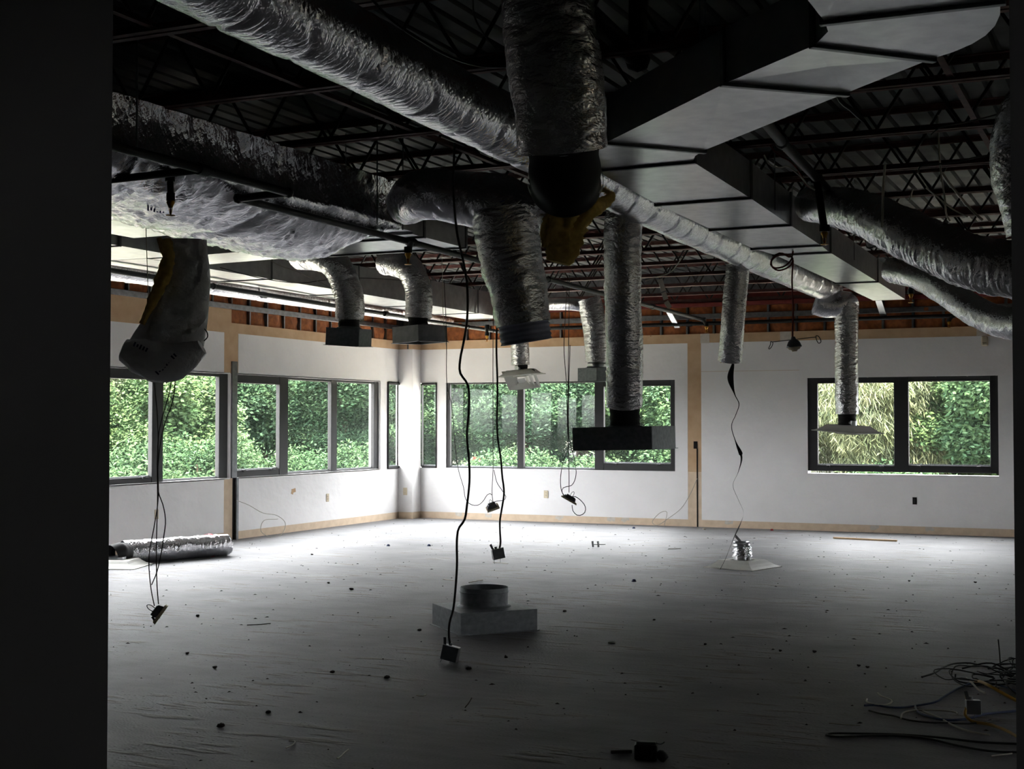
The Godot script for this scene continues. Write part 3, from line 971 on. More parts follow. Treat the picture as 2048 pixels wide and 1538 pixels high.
	for i in 16:
		var row = PackedVector3Array()
		var t = i / 15.0
		for j in 14:
			var u = j / 13.0
			var p = Vector3(-3.974, 3.187, -8.363).lerp(Vector3(-3.67, 2.93, -8.51), t) + (Vector3(-3.894, 3.205, -8.344) - Vector3(-3.974, 3.146, -8.364)).lerp(Vector3(-3.639, 2.949, -8.414) - Vector3(-3.9, 2.903, -8.406), t) * (u - 0.3)
			p += Vector3(0.3, 0, 1) * (0.05 * sin(u * PI) + 0.03 * fn.get_noise_2d(t * 3.0, u * 1.5))
			row.append(p)
		frows.append(row)
	flap.grid(frows, false)
	part(dc, "loose_flap", flap, M.foil_wrap, "loose flap of printed foil facing")
	print_marks(dc, Vector3(-3.857, 3.027, -8.257), Vector3(-3.819, 2.921, -8.277), 6, 0.035)

	# --- two drops with boxes over the left windows ---
	var d4 = thing("flexible_duct", "crinkled foil duct above the sheet steel box nearest the left windows", "duct", Vector3(-6.75, 2.439, -11.076))
	sleeve(d4, "foil_sleeve", [Vector3(-7.381, 3.157, -11.205), Vector3(-7.097, 3.123, -11.116), Vector3(-6.854, 3.024, -11.011), Vector3(-6.779, 2.861, -11.05), Vector3(-6.743, 2.697, -11.071), Vector3(-6.745, 2.509, -11.076)], crinkle(0.133, 0.132, 16), M.foil, 0.008, 40, 0.15)
	collar(d4, [Vector3(-6.748, 2.556, -11.073), Vector3(-6.754, 2.425, -11.074)], 0.098, M.black_plastic, 3.0)
	plenum_box("ceiling_box", "small tilted steel box hanging in front of the left wall left of the corner", Vector3(-6.756, 2.266, -11.078), 0.33, 0.165, Basis(Vector3.UP, deg_to_rad(9.5)) * Basis(Vector3(1, 0, 0), 0.05) * Basis(Vector3(0, 0, 1), -0.07), 0.097, 0.02)
	var d5 = thing("flexible_duct", "bent foil duct behind the sprinkler head ending in a box near the corner", "duct", Vector3(-6.678, 2.515, -12.316))
	sleeve(d5, "foil_sleeve", [Vector3(-7.135, 3.215, -12.416), Vector3(-6.982, 3.194, -12.377), Vector3(-6.755, 3.099, -12.264), Vector3(-6.683, 2.921, -12.302), Vector3(-6.675, 2.794, -12.309), Vector3(-6.687, 2.612, -12.31)], crinkle(0.135, 0.135, 17), M.foil, 0.008, 40, 0.15)
	collar(d5, [Vector3(-6.686, 2.652, -12.309), Vector3(-6.688, 2.51, -12.312)], 0.100, M.black_plastic, 3.0)
	plenum_box("ceiling_box", "steel box hanging corner-on near the white corner column", Vector3(-6.671, 2.358, -12.325), 0.395, 0.168, Basis(Vector3.UP, deg_to_rad(-19.6)) * Basis(Vector3(1, 0, 1).normalized(), 0.03), 0.098, 0.02, M.dull_metal)

	# --- drop with the pale diffuser behind the blue-grey liner ---
	var d6 = thing("flexible_duct", "short foil duct above the tilted white louvred diffuser", "duct", Vector3(-7.627, 2.292, -16.95))
	sleeve(d6, "foil_sleeve", [Vector3(-7.654, 3.136, -16.912), Vector3(-7.645, 2.798, -16.926), Vector3(-7.633, 2.326, -16.947)], crinkle(0.122, 0.120, 18), M.foil, 0.008, 36, 0.12)
	collar(d6, [Vector3(-7.625, 2.427, -16.947), Vector3(-7.621, 2.252, -16.954)], 0.085, M.black_plastic, 3.0)
	diffuser("tilted white louvred square diffuser hanging before the back left window", Vector3(-7.622, 2.184, -16.956), 0.56, Basis(Vector3.UP, deg_to_rad(12)) * Basis(Vector3(0, 0, 1), 0.09) * Basis(Vector3(1, 0, 0), 0.02), 0.085, true, 0.05, 0.6)

	# --- drop half hidden behind the thick one ---
	var d7 = thing("flexible_duct", "foil duct coming down half hidden behind the thick middle duct", "duct", Vector3(-6.141, 2.198, -15.873))
	sleeve(d7, "elbow_wrap", [Vector3(-7.219, 3.076, -16.013), Vector3(-6.765, 3.038, -15.892), Vector3(-6.356, 3.006, -15.75), Vector3(-6.233, 2.987, -15.807)], wrapped(0.075, 0.075, 24, 0.7), M.foil_wrap, 0.016, 32, 0.08)
	sleeve(d7, "foil_sleeve", [Vector3(-6.209, 3.074, -15.815), Vector3(-6.166, 2.907, -15.84), Vector3(-6.135, 2.691, -15.861), Vector3(-6.121, 2.444, -15.875), Vector3(-6.117, 2.296, -15.881)], crinkle(0.150, 0.140, 19), M.foil, 0.008, 40, 0.15)
	collar(d7, [Vector3(-6.117, 2.321, -15.88), Vector3(-6.118, 2.21, -15.883)], 0.115, M.galvanized, 2.0)
	plenum_box("ceiling_box", "pale steel box half hidden behind the thick middle duct", Vector3(-6.131, 2.056, -15.882), 0.32, 0.165, Basis(Vector3.UP, deg_to_rad(-22)), 0.11, 0.02)

	# --- foil ducts at the right ---
	var r1 = thing("flexible_duct", "fat sagging foil duct sweeping across to the right edge", "duct", Vector3(-1.225, 2.564, -8.87))
	sleeve(r1, "foil_sleeve", [Vector3(-2.216, 3.167, -10.159), Vector3(-2.006, 3.09, -9.817), Vector3(-1.702, 2.952, -9.301), Vector3(-1.426, 2.792, -8.992), Vector3(-1.154, 2.629, -8.791), Vector3(-0.898, 2.502, -8.582), Vector3(-0.579, 2.41, -8.401)], crinkle(0.125, 0.165, 41, 0.07), M.foil, 0.008, 48, 0.16)
	var r2 = thing("flexible_duct", "thinner foil duct sagging below the fat one at the right edge", "duct", Vector3(-1.397, 2.617, -12.531))
	sleeve(r2, "foil_sleeve", [Vector3(-2.231, 3.055, -13.896), Vector3(-1.97, 2.963, -13.579), Vector3(-1.632, 2.761, -13.079), Vector3(-1.341, 2.537, -12.779), Vector3(-1.064, 2.406, -12.47), Vector3(-0.765, 2.357, -12.168)], crinkle(0.12, 0.135, 42, 0.075), M.foil, 0.008, 44, 0.15)
	var r3 = thing("flexible_duct", "foil duct bulging in from the right frame edge above the fat one", "duct", Vector3(-0.429, 2.363, -5.72))
	sleeve(r3, "foil_sleeve", [Vector3(-0.281, 2.833, -5.774), Vector3(-0.353, 2.716, -5.744), Vector3(-0.376, 2.598, -5.737), Vector3(-0.356, 2.461, -5.751), Vector3(-0.322, 2.324, -5.77)], crinkle(0.17, 0.16, 43, 0.06), M.foil, 0.008, 48, 0.16)

	build_left_trunk()
	build_floor_ducts()

# printed letters on facing, too worn to read: a row of short blue strokes
func print_marks(root: Node3D, a: Vector3, b: Vector3, count: int, h: float):
	var mb = MB.new()
	var d = (b - a) / count
	var rng = RandomNumberGenerator.new()
	rng.seed = 9
	var up = d.normalized().cross(Vector3(0.42, 0, 0.91)).normalized()
	for k in count:
		var p = a + d * (k + 0.5)
		bar(mb, p - d * 0.25, p + d * 0.25, h * rng.randf_range(0.55, 1.0), 0.002, 0.0, Vector3(0.42, 0, 0.91))
	part(root, "blue_print", mb, M.print_blue, "worn blue printing on the foil facing")

func build_left_trunk():
	var tr = thing("insulated_trunk_duct", "wide rectangular trunk duct in sagging foil insulation at upper left", "duct", Vector3(-5.7, 2.75, -7.0))
	var n1 = noise(51, 1.0, FastNoiseLite.TYPE_SIMPLEX_SMOOTH, 4, true)
	var n2 = noise(52, 1.0)
	var rows = []
	var uvs = []
	var zc = -2.6
	while zc >= -9.06:
		var k = clamp((zc + 9.05) / -0.0001, 0.0, 1.0) if zc < -9.05 else 0.0
		var sag = 0.10 + 0.14 * smoothstep(-6.0, -8.2, zc)
		sag *= 1.0 - smoothstep(-8.55, -9.05, zc) * 0.95
		var row = PackedVector3Array()
		var ur = []
		var outline = []
		for i in 14:
			outline.append([Vector2(-5.04 - 0.03 * sin(i / 13.0 * PI), lerp(3.34, 3.02, i / 13.0)), Vector2(1, 0)])
		for i in 40:
			var t = i / 39.0
			var w = pow(sin(PI * pow(t, 0.8)), 0.8) if t < 1.0 else 0.0
			outline.append([Vector2(lerp(-5.06, -6.46, t), 3.0 - sag * w), Vector2(0, -1)])
		for i in 14:
			outline.append([Vector2(-6.46, lerp(3.0, 3.34, i / 13.0)), Vector2(-1, 0)])
		var q = 0.0
		for i in outline.size():
			var p: Vector2 = outline[i][0]
			if i > 0:
				q += p.distance_to(outline[i - 1][0])
			# wrinkles fan out sideways from the sagging belly
			var f = n1.get_noise_2d(q * 1.6 + zc * 0.5, zc * 9.0 + q * 5.0) * 0.022 + n2.get_noise_2d(q * 2.0, zc * 1.6) * 0.02
			# a strap pulls the wrap tight at places
			var u = fposmod(-zc - 0.15, 1.62) - 0.81
			f -= 0.03 * exp(-u * u / 0.0012)
			p += outline[i][1] * f
			row.append(Vector3(p.x, p.y, zc))
			ur.append(Vector2(q, zc))
		rows.append(row)
		uvs.append(ur)
		zc -= 0.035
	var mb = MB.new()
	mb.grid(rows, false, uvs)
	part(tr, "foil_wrap", mb, M.foil_wrap)
	print_marks(tr, Vector3(-5.52, 2.86, -6.693), Vector3(-5.521, 2.86, -6.868), 6, 0.03)
	# the bare end with its taped seams
	var y1 = 3.335
	duct_piece(tr, [Vector3(-6.38, 0, -2.6), Vector3(-6.38, 0, -9.3), Vector3(-5.1, 0, -9.3), Vector3(-5.1, 0, -2.6)], 3.02, y1, M.galvanized, 0.0)
	duct_piece(tr, [Vector3(-6.38, 0, -9.3), Vector3(-6.38, 0, -10.2), Vector3(-5.1, 0, -10.2), Vector3(-5.1, 0, -9.3)], 3.0, y1, M.galvanized, 0.004)
	duct_joint(tr, Vector3(-6.39, 0, -9.45), Vector3(-5.09, 0, -9.45), 3.0, y1)
	duct_joint(tr, Vector3(-6.39, 0, -10.18), Vector3(-5.09, 0, -10.18), 3.0, y1)
	for z in [-8.62, -9.0, -6.0, -4.0]:
		var st = MB.new()
		rod(st, Vector3(-5.02, 2.99, z), Vector3(-5.02, 3.79, z), 0.006, 6)
		part(tr, "hanger_rod", st, M.dull_metal)

	# the hanging slab of torn insulation
	var bag = thing("torn_insulation", "big crumpled sheet of foil-faced insulation hanging off the trunk duct at left", "insulation", Vector3(-5.483, 1.843, -6.833))
	var edges = [[478, 330, 412], [500, 332, 413], [530, 330, 418], [560, 322, 420], [600, 306, 418], [640, 288, 415], [665, 272, 412], [690, 258, 408], [708, 252, 400], [728, 268, 370], [742, 288, 345], [752, 312, 325]]
	var bn = noise(55, 1.0, FastNoiseLite.TYPE_SIMPLEX_SMOOTH, 3, true)
	var rows2 = []
	var uv2 = []
	var fwd = Vector3(-0.62, 0, -0.78)
	var side = Vector3(0.78, 0, -0.62)
	for i in 90:
		var t = i / 89.0 * (edges.size() - 1)
		var a = edges[int(min(t, edges.size() - 2))]
		var b = edges[int(min(t, edges.size() - 2)) + 1]
		var f = t - min(floor(t), edges.size() - 2)
		var py = lerp(float(a[0]), float(b[0]), f)
		var pl = lerp(float(a[1]), float(b[1]), f)
		var pr = lerp(float(a[2]), float(b[2]), f)
		# metres: 8.5 m away one pixel is 3.085 mm
		var mid = Vector3(-5.474, 2.676, -6.812) + side * ((pl + pr) / 2 - 330.0) * 0.003085 + Vector3.DOWN * (py - 480.0) * 0.003085
		var hw = (pr - pl) / 2 * 0.003085
		var th = 0.055 + 0.035 * sin(PI * i / 89.0)
		var row = PackedVector3Array()
		var ur = []
		for j in 48:
			var an = TAU * j / 48
			var cx = sign(cos(an)) * pow(abs(cos(an)), 0.7)
			var cy = sign(sin(an)) * pow(abs(sin(an)), 0.9)
			var w = bn.get_noise_3d(cx * 3.2 * hw * 4.0, cy * 0.8, py * 0.014 + cx * 1.1)
			row.append(mid + side * cx * hw + fwd * cy * (th + 0.07 * w) + fwd * 0.03 * w)
			ur.append(Vector2(an * 0.15, py * 0.003))
		rows2.append(row)
		uv2.append(ur)
	var bm = MB.new()
	bm.grid(rows2, true, uv2)
	part(bag, "foil_facing", bm, M.facing)
	# the bottom fold with its own lip
	var fold = MB.new()
	sweep(fold, spline([Vector3(-5.631, 1.991, -6.629), Vector3(-5.51, 1.942, -6.686), Vector3(-5.405, 1.912, -6.734), Vector3(-5.288, 1.954, -6.787), Vector3(-5.199, 2.009, -6.826)], 0.02), 20, func(s, th, t): return (0.045 + 0.075 * sin(PI * clamp(t * 0.9 + 0.1, 0.0, 1.0))) * (1.0 + 0.12 * bn.get_noise_3d(cos(th), sin(th), s * 6.0)), true, 0.1)
	part(bag, "turned_up_fold", fold, M.facing)
	print_marks(bag, Vector3(-5.507, 2.024, -6.563), Vector3(-5.426, 1.982, -6.602), 5, 0.03)
	print_marks(bag, Vector3(-5.384, 1.841, -6.625), Vector3(-5.273, 1.961, -6.672), 9, 0.03)
	# yellow wool showing along its torn edge
	var wool = MB.new()
	var wn = noise(56, 1.0, FastNoiseLite.TYPE_SIMPLEX_SMOOTH, 3)
	sweep(wool, spline([Vector3(-5.378, 2.663, -6.702), Vector3(-5.365, 2.581, -6.71), Vector3(-5.383, 2.475, -6.706), Vector3(-5.42, 2.369, -6.692), Vector3(-5.462, 2.269, -6.675), Vector3(-5.516, 2.148, -6.654)], 0.012), 14, func(s, th, t): return 0.036 * (0.5 + 0.7 * sin(PI * clamp(t + 0.12, 0, 1))) * (1.0 + 0.5 * wn.get_noise_3d(cos(th) * 2, sin(th) * 2, s * 18.0)), true, 0.04)
	sweep(wool, spline([Vector3(-5.54, 2.695, -6.836), Vector3(-5.523, 2.639, -6.845), Vector3(-5.507, 2.583, -6.854), Vector3(-5.485, 2.527, -6.866)], 0.012), 10, func(s, th, t): return 0.016 * (1.0 + 0.5 * wn.get_noise_3d(cos(th) * 2, sin(th) * 2, s * 18.0)), true, 0.02)
	part(bag, "yellow_wool", wool, M.fiberglass, "yellow glass wool along the torn edge")
	var wl = MB.new()
	tube(wl, [Vector3(-5.267, 2.136, -6.923), Vector3(-5.245, 2.108, -6.934), Vector3(-5.242, 2.077, -6.936), Vector3(-5.262, 2.053, -6.928)], 0.004, 6, 0.01)
	part(bag, "loose_wire", wl, M.cable_grey)

	# lump of bare wool under the long round duct
	var lump = thing("glass_wool_lump", "ragged lump of yellow glass wool dangling below the nearest hanging duct", "insulation", Vector3(-3.144, 2.499, -7.554))
	var lm = MB.new()
	var ln = noise(58, 1.0, FastNoiseLite.TYPE_SIMPLEX_SMOOTH, 4)
	sweep(lm, spline([Vector3(-3.086, 2.874, -7.569), Vector3(-3.108, 2.785, -7.561), Vector3(-3.131, 2.69, -7.554), Vector3(-3.132, 2.606, -7.556), Vector3(-3.138, 2.541, -7.555), Vector3(-3.147, 2.499, -7.552)], 0.01), 30, func(s, th, t): return (0.03 + 0.085 * pow(sin(PI * clamp(t * 0.82 + 0.1, 0, 1)), 0.8)) * (1.0 + 0.55 * ln.get_noise_3d(cos(th) * 1.2, sin(th) * 1.2, s * 5.0) + 0.22 * ln.get_noise_3d(cos(th) * 5, sin(th) * 5, s * 25.0)), true, 0.1)
	part(lump, "wool_body", lm, M.fiberglass)
	var l2 = MB.new()
	sweep(l2, spline([Vector3(-3.029, 2.986, -8.142), Vector3(-2.961, 2.9, -7.845), Vector3(-2.978, 2.803, -7.62), Vector3(-3.039, 2.737, -7.595), Vector3(-3.082, 2.69, -7.576)], 0.012), 18, func(s, th, t): return (0.02 + 0.035 * t) * (1.0 + 0.5 * ln.get_noise_3d(cos(th) * 1.5, sin(th) * 1.5, s * 8.0)), true, 0.05)
	part(lump, "wool_tail", l2, M.fiberglass)
	var l3 = MB.new()
	sweep(l3, spline([Vector3(-3.154, 2.777, -7.486), Vector3(-3.187, 2.712, -7.473), Vector3(-3.207, 2.635, -7.466), Vector3(-3.215, 2.588, -7.463)], 0.012), 14, func(s, th, t): return (0.034 - 0.026 * t) * (1.0 + 0.4 * ln.get_noise_3d(cos(th) * 1.5, sin(th) * 1.5, s * 8.0)), true, 0.05)
	part(lump, "wool_strand", l3, M.fiberglass)

	# bare rectangular ducts further left
	var b2 = thing("sheet_metal_duct", "long dull rectangular duct running above the left windows to the corner", "duct", Vector3(-8.3, 3.0, -13.0))
	var zs = [-9.7, -11.6, -13.3, -15.0, -16.35, -17.3]
	for k in zs.size() - 1:
		duct_piece(b2, [Vector3(-8.62, 0, zs[k]), Vector3(-8.62, 0, zs[k + 1]), Vector3(-8.0, 0, zs[k + 1]), Vector3(-8.0, 0, zs[k])], 3.0, 3.31, M.galvanized, 0.006)
		duct_joint(b2, Vector3(-8.63, 0, zs[k + 1]), Vector3(-7.99, 0, zs[k + 1]), 3.0, 3.31, 0.025, 0.01)
	var b3 = thing("sheet_metal_duct", "short rectangular cross duct beside the end of the insulated trunk duct", "duct", Vector3(-7.2, 3.0, -10.05))
	duct_piece(b3, [Vector3(-7.98, 0, -9.75), Vector3(-7.98, 0, -10.32), Vector3(-6.40, 0, -10.15), Vector3(-6.40, 0, -9.6)], 3.0, 3.29, M.galvanized, 0.006)
	var b4 = thing("sheet_metal_duct", "rectangular duct at the left edge between trunk duct and left windows", "duct", Vector3(-7.6, 3.0, -8.2))
	duct_piece(b4, [Vector3(-7.2, 0, -7.7), Vector3(-7.2, 0, -8.58), Vector3(-6.48, 0, -8.55), Vector3(-6.48, 0, -7.7)], 3.0, 3.29, M.galvanized, 0.006)
	duct_piece(b4, [Vector3(-8.5, 0, -6.2), Vector3(-8.5, 0, -9.68), Vector3(-7.62, 0, -9.68), Vector3(-7.62, 0, -6.2)], 3.0, 3.29, M.galvanized, 0.006)
	duct_joint(b4, Vector3(-8.5, 0, -8.9), Vector3(-7.62, 0, -8.9), 3.0, 3.29, 0.025, 0.01)
	# foil-faced roll along the head of the left wall
	var fr = thing("insulated_round_duct", "slim foil-wrapped duct along the top of the left wall", "duct", Vector3(-10.0, 3.07, -15.0))
	sleeve(fr, "foil_wrap", [Vector3(-10.0, 3.2, -8.0), Vector3(-10.02, 3.195, -12.0), Vector3(-10.02, 3.19, -16.0), Vector3(-10.0, 3.19, -18.3), Vector3(-9.95, 3.19, -19.3)], wrapped(0.13, 0.12, 27, 0.5), M.foil_wrap, 0.022, 36, 0.14)

func build_floor_ducts():
	# galvanized box standing on the floor
	plenum_box("ceiling_box", "galvanized box with a wide round collar standing on the floor in mid room", Vector3(-4.555, 0.0, -9.44), 0.61, 0.16, Basis(Vector3.UP, deg_to_rad(48)), 0.182, 0.145)
	# diffuser with a stub of foil on the floor at right
	var at = Vector3(-3.919, 0.002, -14.494)
	diffuser("white square diffuser lying on the floor under the torn foil duct", at, 0.61, Basis(Vector3.UP, deg_to_rad(-16)), 0.095, false, 0.03)
	var stub = thing("duct_stub", "stub of foil duct standing on the floor diffuser at right", "duct", at + Vector3(0, 0.12, 0))
	sleeve(stub, "foil_sleeve", [at + Vector3(0, 0.112, 0), at + Vector3(-0.003, 0.16, 0), at + Vector3(-0.008, 0.215, 0)], crinkle(0.108, 0.10, 61), M.foil, 0.01, 36, 0.1)
	collar(stub, [at + Vector3(-0.008, 0.19, 0), at + Vector3(-0.01, 0.27, 0.0)], 0.092, M.galvanized, 2.0, "metal_collar")
	# foil duct lying along the left wall
	var fd = thing("flexible_duct", "silver foil duct lying on the floor along the left wall", "duct", Vector3(-10.044, 0, -12.539))
	sleeve(fd, "foil_sleeve", [Vector3(-10.185, 0.125, -11.999), Vector3(-10.124, 0.125, -12.124), Vector3(-10.008, 0.125, -12.406), Vector3(-9.897, 0.125, -12.796), Vector3(-9.794, 0.125, -13.124), Vector3(-9.757, 0.125, -13.285)], crinkle(0.126, 0.120, 62, 0.075), M.foil, 0.008, 40, 0.12)
	var tp = MB.new()
	sweep(tp, spline([Vector3(-9.847, 0.125, -13.043), Vector3(-9.842, 0.125, -13.102)], 0.01), 30, func(s, th, t): return 0.137 + 0.004 * sin(th * 7.0), false, 0.12)
	part(fd, "red_tape", tp, M.red_tape, "band of red tape")
	var core = MB.new()
	sweep(core, spline([Vector3(-9.765, 0.125, -13.238), Vector3(-9.744, 0.125, -13.305)], 0.01), 24, func(_s, _th, t): return lerp(0.11, 0.075, t), true, 0.1)
	part(fd, "black_core", core, M.black_plastic)
	# its black collar bends into a diffuser lying face down
	var bt = Vector3(-9.98, 0.002, -11.85)
	collar(fd, [Vector3(-10.177, 0.125, -12.022), Vector3(-10.085, 0.14, -11.857), Vector3(-10.078, 0.145, -11.777), Vector3(-10.094, 0.13, -11.732)], 0.105, M.black_plastic, 4.0)
	diffuser("white square diffuser lying on the floor by the dark door wall at left", Vector3(-10.059, 0.002, -11.74), 0.61, Basis(Vector3.UP, deg_to_rad(20)), 0.105, false, 0.02)

# ---------- sprinkler pipes ----------
func fitting(mb: MB, p: Vector3, axis: Vector3, r: float, l: float):
	rod(mb, p - axis * l, p + axis * l, r, 14)

func head(root: Node3D, top: Vector3, foot: Vector3, r = 0.022):
	# drop pipe, reducer, brass body, frame arms and deflector
	var mb = MB.new()
	rod(mb, top, foot + Vector3.UP * 0.10, r, 14)
	fitting(mb, foot + Vector3.UP * 0.11, Vector3.UP, r * 1.35, 0.022)
	fitting(mb, top, Vector3.UP, r * 1.5, 0.03)
	part(root, "drop_pipe", mb, M.black_pipe)
	var b = MB.new()
	var X = Transform3D(Basis(), foot)
	lathe(b, [Vector2(0.0, 0.092), Vector2(0.02, 0.09), Vector2(0.024, 0.075), Vector2(0.016, 0.06), Vector2(0.012, 0.048), Vector2(0.0, 0.046)], 12, X)
	for s in [-1, 1]:
		rod(b, foot + Vector3(0.013 * s, 0.055, 0), foot + Vector3(0.004 * s, 0.008, 0), 0.003, 6)
	lathe(b, [Vector2(0.0, 0.008), Vector2(0.026, 0.006), Vector2(0.027, 0.002), Vector2(0.0, 0.0)], 14, X)
	part(root, "sprinkler_head", b, M.brass)
	var g = MB.new()
	rod(g, foot + Vector3.UP * 0.01, foot + Vector3.UP * 0.05, 0.004, 6)
	part(root, "glass_bulb", g, M.red_glass)

func pipe_run(root: Node3D, called: String, pts: Array, r: float, joints: Array = [], mat = null):
	var mb = MB.new()
	for i in pts.size() - 1:
		rod(mb, pts[i], pts[i + 1], r, 16)
		if i > 0:
			lathe(mb, [Vector2(0, -r * 1.35), Vector2(r * 1.0, -r * 0.95), Vector2(r * 1.35, 0), Vector2(r * 1.0, r * 0.95), Vector2(0, r * 1.35)], 12, Transform3D(Basis(), pts[i]))
	for j in joints:
		fitting(mb, j[0], j[1], r * 1.35, 0.04)
	part(root, called, mb, M.black_pipe if mat == null else mat)

func build_pipes():
	var Z = Vector3(0, 0, 1)
	var a = thing("sprinkler_pipe", "black sprinkler pipe jogging below the insulated trunk duct at left", "pipe", Vector3(-4.9, 2.9, -8.0))
	var yb = 2.93
	pipe_run(a, "pipe", [Vector3(-4.65, yb, -2.2), Vector3(-4.65, yb, -6.93), Vector3(-5.05, yb, -6.98), Vector3(-5.08, yb, -9.2), Vector3(-5.20, yb, -12.2), Vector3(-5.36, yb, -17.9)], 0.025, [[Vector3(-4.65, yb, -6.1), Z], [Vector3(-5.08, yb, -9.25), Z], [Vector3(-5.3, yb, -15.6), Z]])
	head(a, Vector3(-5.085, yb, -9.25), Vector3(-4.862, 2.699, -8.797))
	head(a, Vector3(-5.36, yb, -17.9), Vector3(-5.229, 2.732, -17.595))
	for z in [-8.35, -11.5, -14.5]:
		var pin = MB.new()
		rod(pin, Vector3(-5.12, yb, z), Vector3(-5.12, 3.6, z), 0.004, 6)
		part(a, "hanger_rod", pin, M.dull_metal)
	var b = thing("sprinkler_pipe", "short black branch pipe with a brass head under the sagging foil at left", "pipe", Vector3(-5.2, 2.85, -6.1))
	pipe_run(b, "pipe", [Vector3(-4.68, yb, -6.1), Vector3(-6.3, 2.91, -6.12)], 0.022)
	head(b, Vector3(-5.057, 2.963, -6.334), Vector3(-5.057, 2.734, -6.341), 0.019)
	var c = thing("sprinkler_pipe", "black sprinkler pipe running below the duct over the left windows", "pipe", Vector3(-8.6, 2.9, -13.0))
	pipe_run(c, "pipe", [Vector3(-8.49, 2.93, -9.6), Vector3(-8.55, 2.93, -11.4), Vector3(-8.71, 2.93, -14.6), Vector3(-8.85, 2.93, -17.8), Vector3(-8.9, 2.93, -19.4)], 0.026, [[Vector3(-8.63, 2.93, -12.4), Z], [Vector3(-8.72, 2.93, -15.2), Z]])
	head(c, Vector3(-8.297, 2.881, -17.286), Vector3(-8.3, 2.672, -17.291))
	for z in [-12.4, -16.2]:
		var pin2 = MB.new()
		rod(pin2, Vector3(-8.69, 2.93, z), Vector3(-8.69, 3.7, z), 0.005, 6)
		part(c, "hanger_rod", pin2, M.dull_metal)
	var d = thing("sprinkler_pipe", "grey sprinkler main running back beside the bare angled duct at right", "pipe", Vector3(-2.0, 3.1, -10.0))
	pipe_run(d, "pipe", [Vector3(-1.80, 3.2, -6.6), Vector3(-1.915, 3.2, -8.0), Vector3(-2.03, 3.2, -10.1), Vector3(-2.15, 3.2, -12.3), Vector3(-2.27, 3.2, -16.8)], 0.030, [[Vector3(-1.99, 3.2, -9.3), Z], [Vector3(-2.13, 3.2, -12.0), Z]])
	head(d, Vector3(-1.99, 3.2, -9.3), Vector3(-1.899, 2.722, -9.107), 0.026)
	head(d, Vector3(-2.003, 3.068, -13.56), Vector3(-2.007, 2.695, -13.569), 0.024)
	pipe_run(d, "side_branch", [Vector3(-2.13, 3.2, -12.0), Vector3(-2.18, 3.121, -12.377), Vector3(-2.011, 3.156, -12.674)], 0.03)
	pipe_run(d, "side_branch", [Vector3(-1.993, 3.03, -14.006), Vector3(-1.941, 2.887, -14.034), Vector3(-1.383, 2.847, -13.631)], 0.026)
	var e = thing("sprinkler_pipe", "dark pipe running level in front of the studs along the back wall", "pipe", Vector3(-5.0, 2.98, ZB + 0.16))
	pipe_run(e, "pipe", [Vector3(-9.0, 3.01, ZB + 0.16), Vector3(-2.35, 3.01, ZB + 0.16)], 0.028, [[Vector3(-6.1, 3.01, ZB + 0.16), Vector3(1, 0, 0)], [Vector3(-3.9, 3.01, ZB + 0.16), Vector3(1, 0, 0)]])
	head(e, Vector3(-2.35, 3.01, ZB + 0.16), Vector3(-2.402, 2.845, -19.64))
	var f = thing("vent_pipe", "fat dark pipe turning down above the bare duct at the top", "pipe", Vector3(-2.248, 3.326, -6.399))
	pipe_run(f, "pipe", [Vector3(-2.377, 3.512, -5.894), Vector3(-2.281, 3.37, -6.492), Vector3(-2.27, 3.716, -6.487)], 0.05)
	# diagonal steel braces before the back wall
	for q in [[Vector3(-6.359, 3.224, -19.4), Vector3(-6.302, 2.968, -19.7), "left"], [Vector3(-3.289, 3.235, -19.3), Vector3(-3.283, 3.028, -19.7), "right"]]:
		var mb = MB.new()
		bar(mb, q[0], q[1], 0.09, 0.02, 0.003)
		solo("steel_brace", mb, M.galvanized, "slanting steel brace by the back wall %s" % ("left of the torn foil duct" if q[2] == "left" else "below the tip of the bare angled duct"), "brace")
	for q in [[Vector3(-5.398, 3.32, -16.179), Vector3(-5.361, 3.172, -16.201), "highest"], [Vector3(-5.424, 3.173, -16.392), Vector3(-5.397, 3.085, -16.407), "middle"], [Vector3(-5.46, 3.078, -16.598), Vector3(-5.415, 2.996, -16.621), "lowest"]]:
		var w = MB.new()
		bar(w, q[0], q[1], 0.06, 0.01, 0.0, Vector3(0.4, 0, 0.9))
		solo("hanging_plate", w, M.cable_white, q[2] + " of three small pale plates between the far joists", "plate", "pale plates between the far joists")

# ---------- cables, fittings, outlets, rubbish ----------
func cable(label: String, pts: Array, r: float, mat, group = "", called = "cable"):
	var mb = MB.new()
	tube(mb, pts, r, 6, 0.03)
	return solo(called, mb, mat, label, "cable", group)

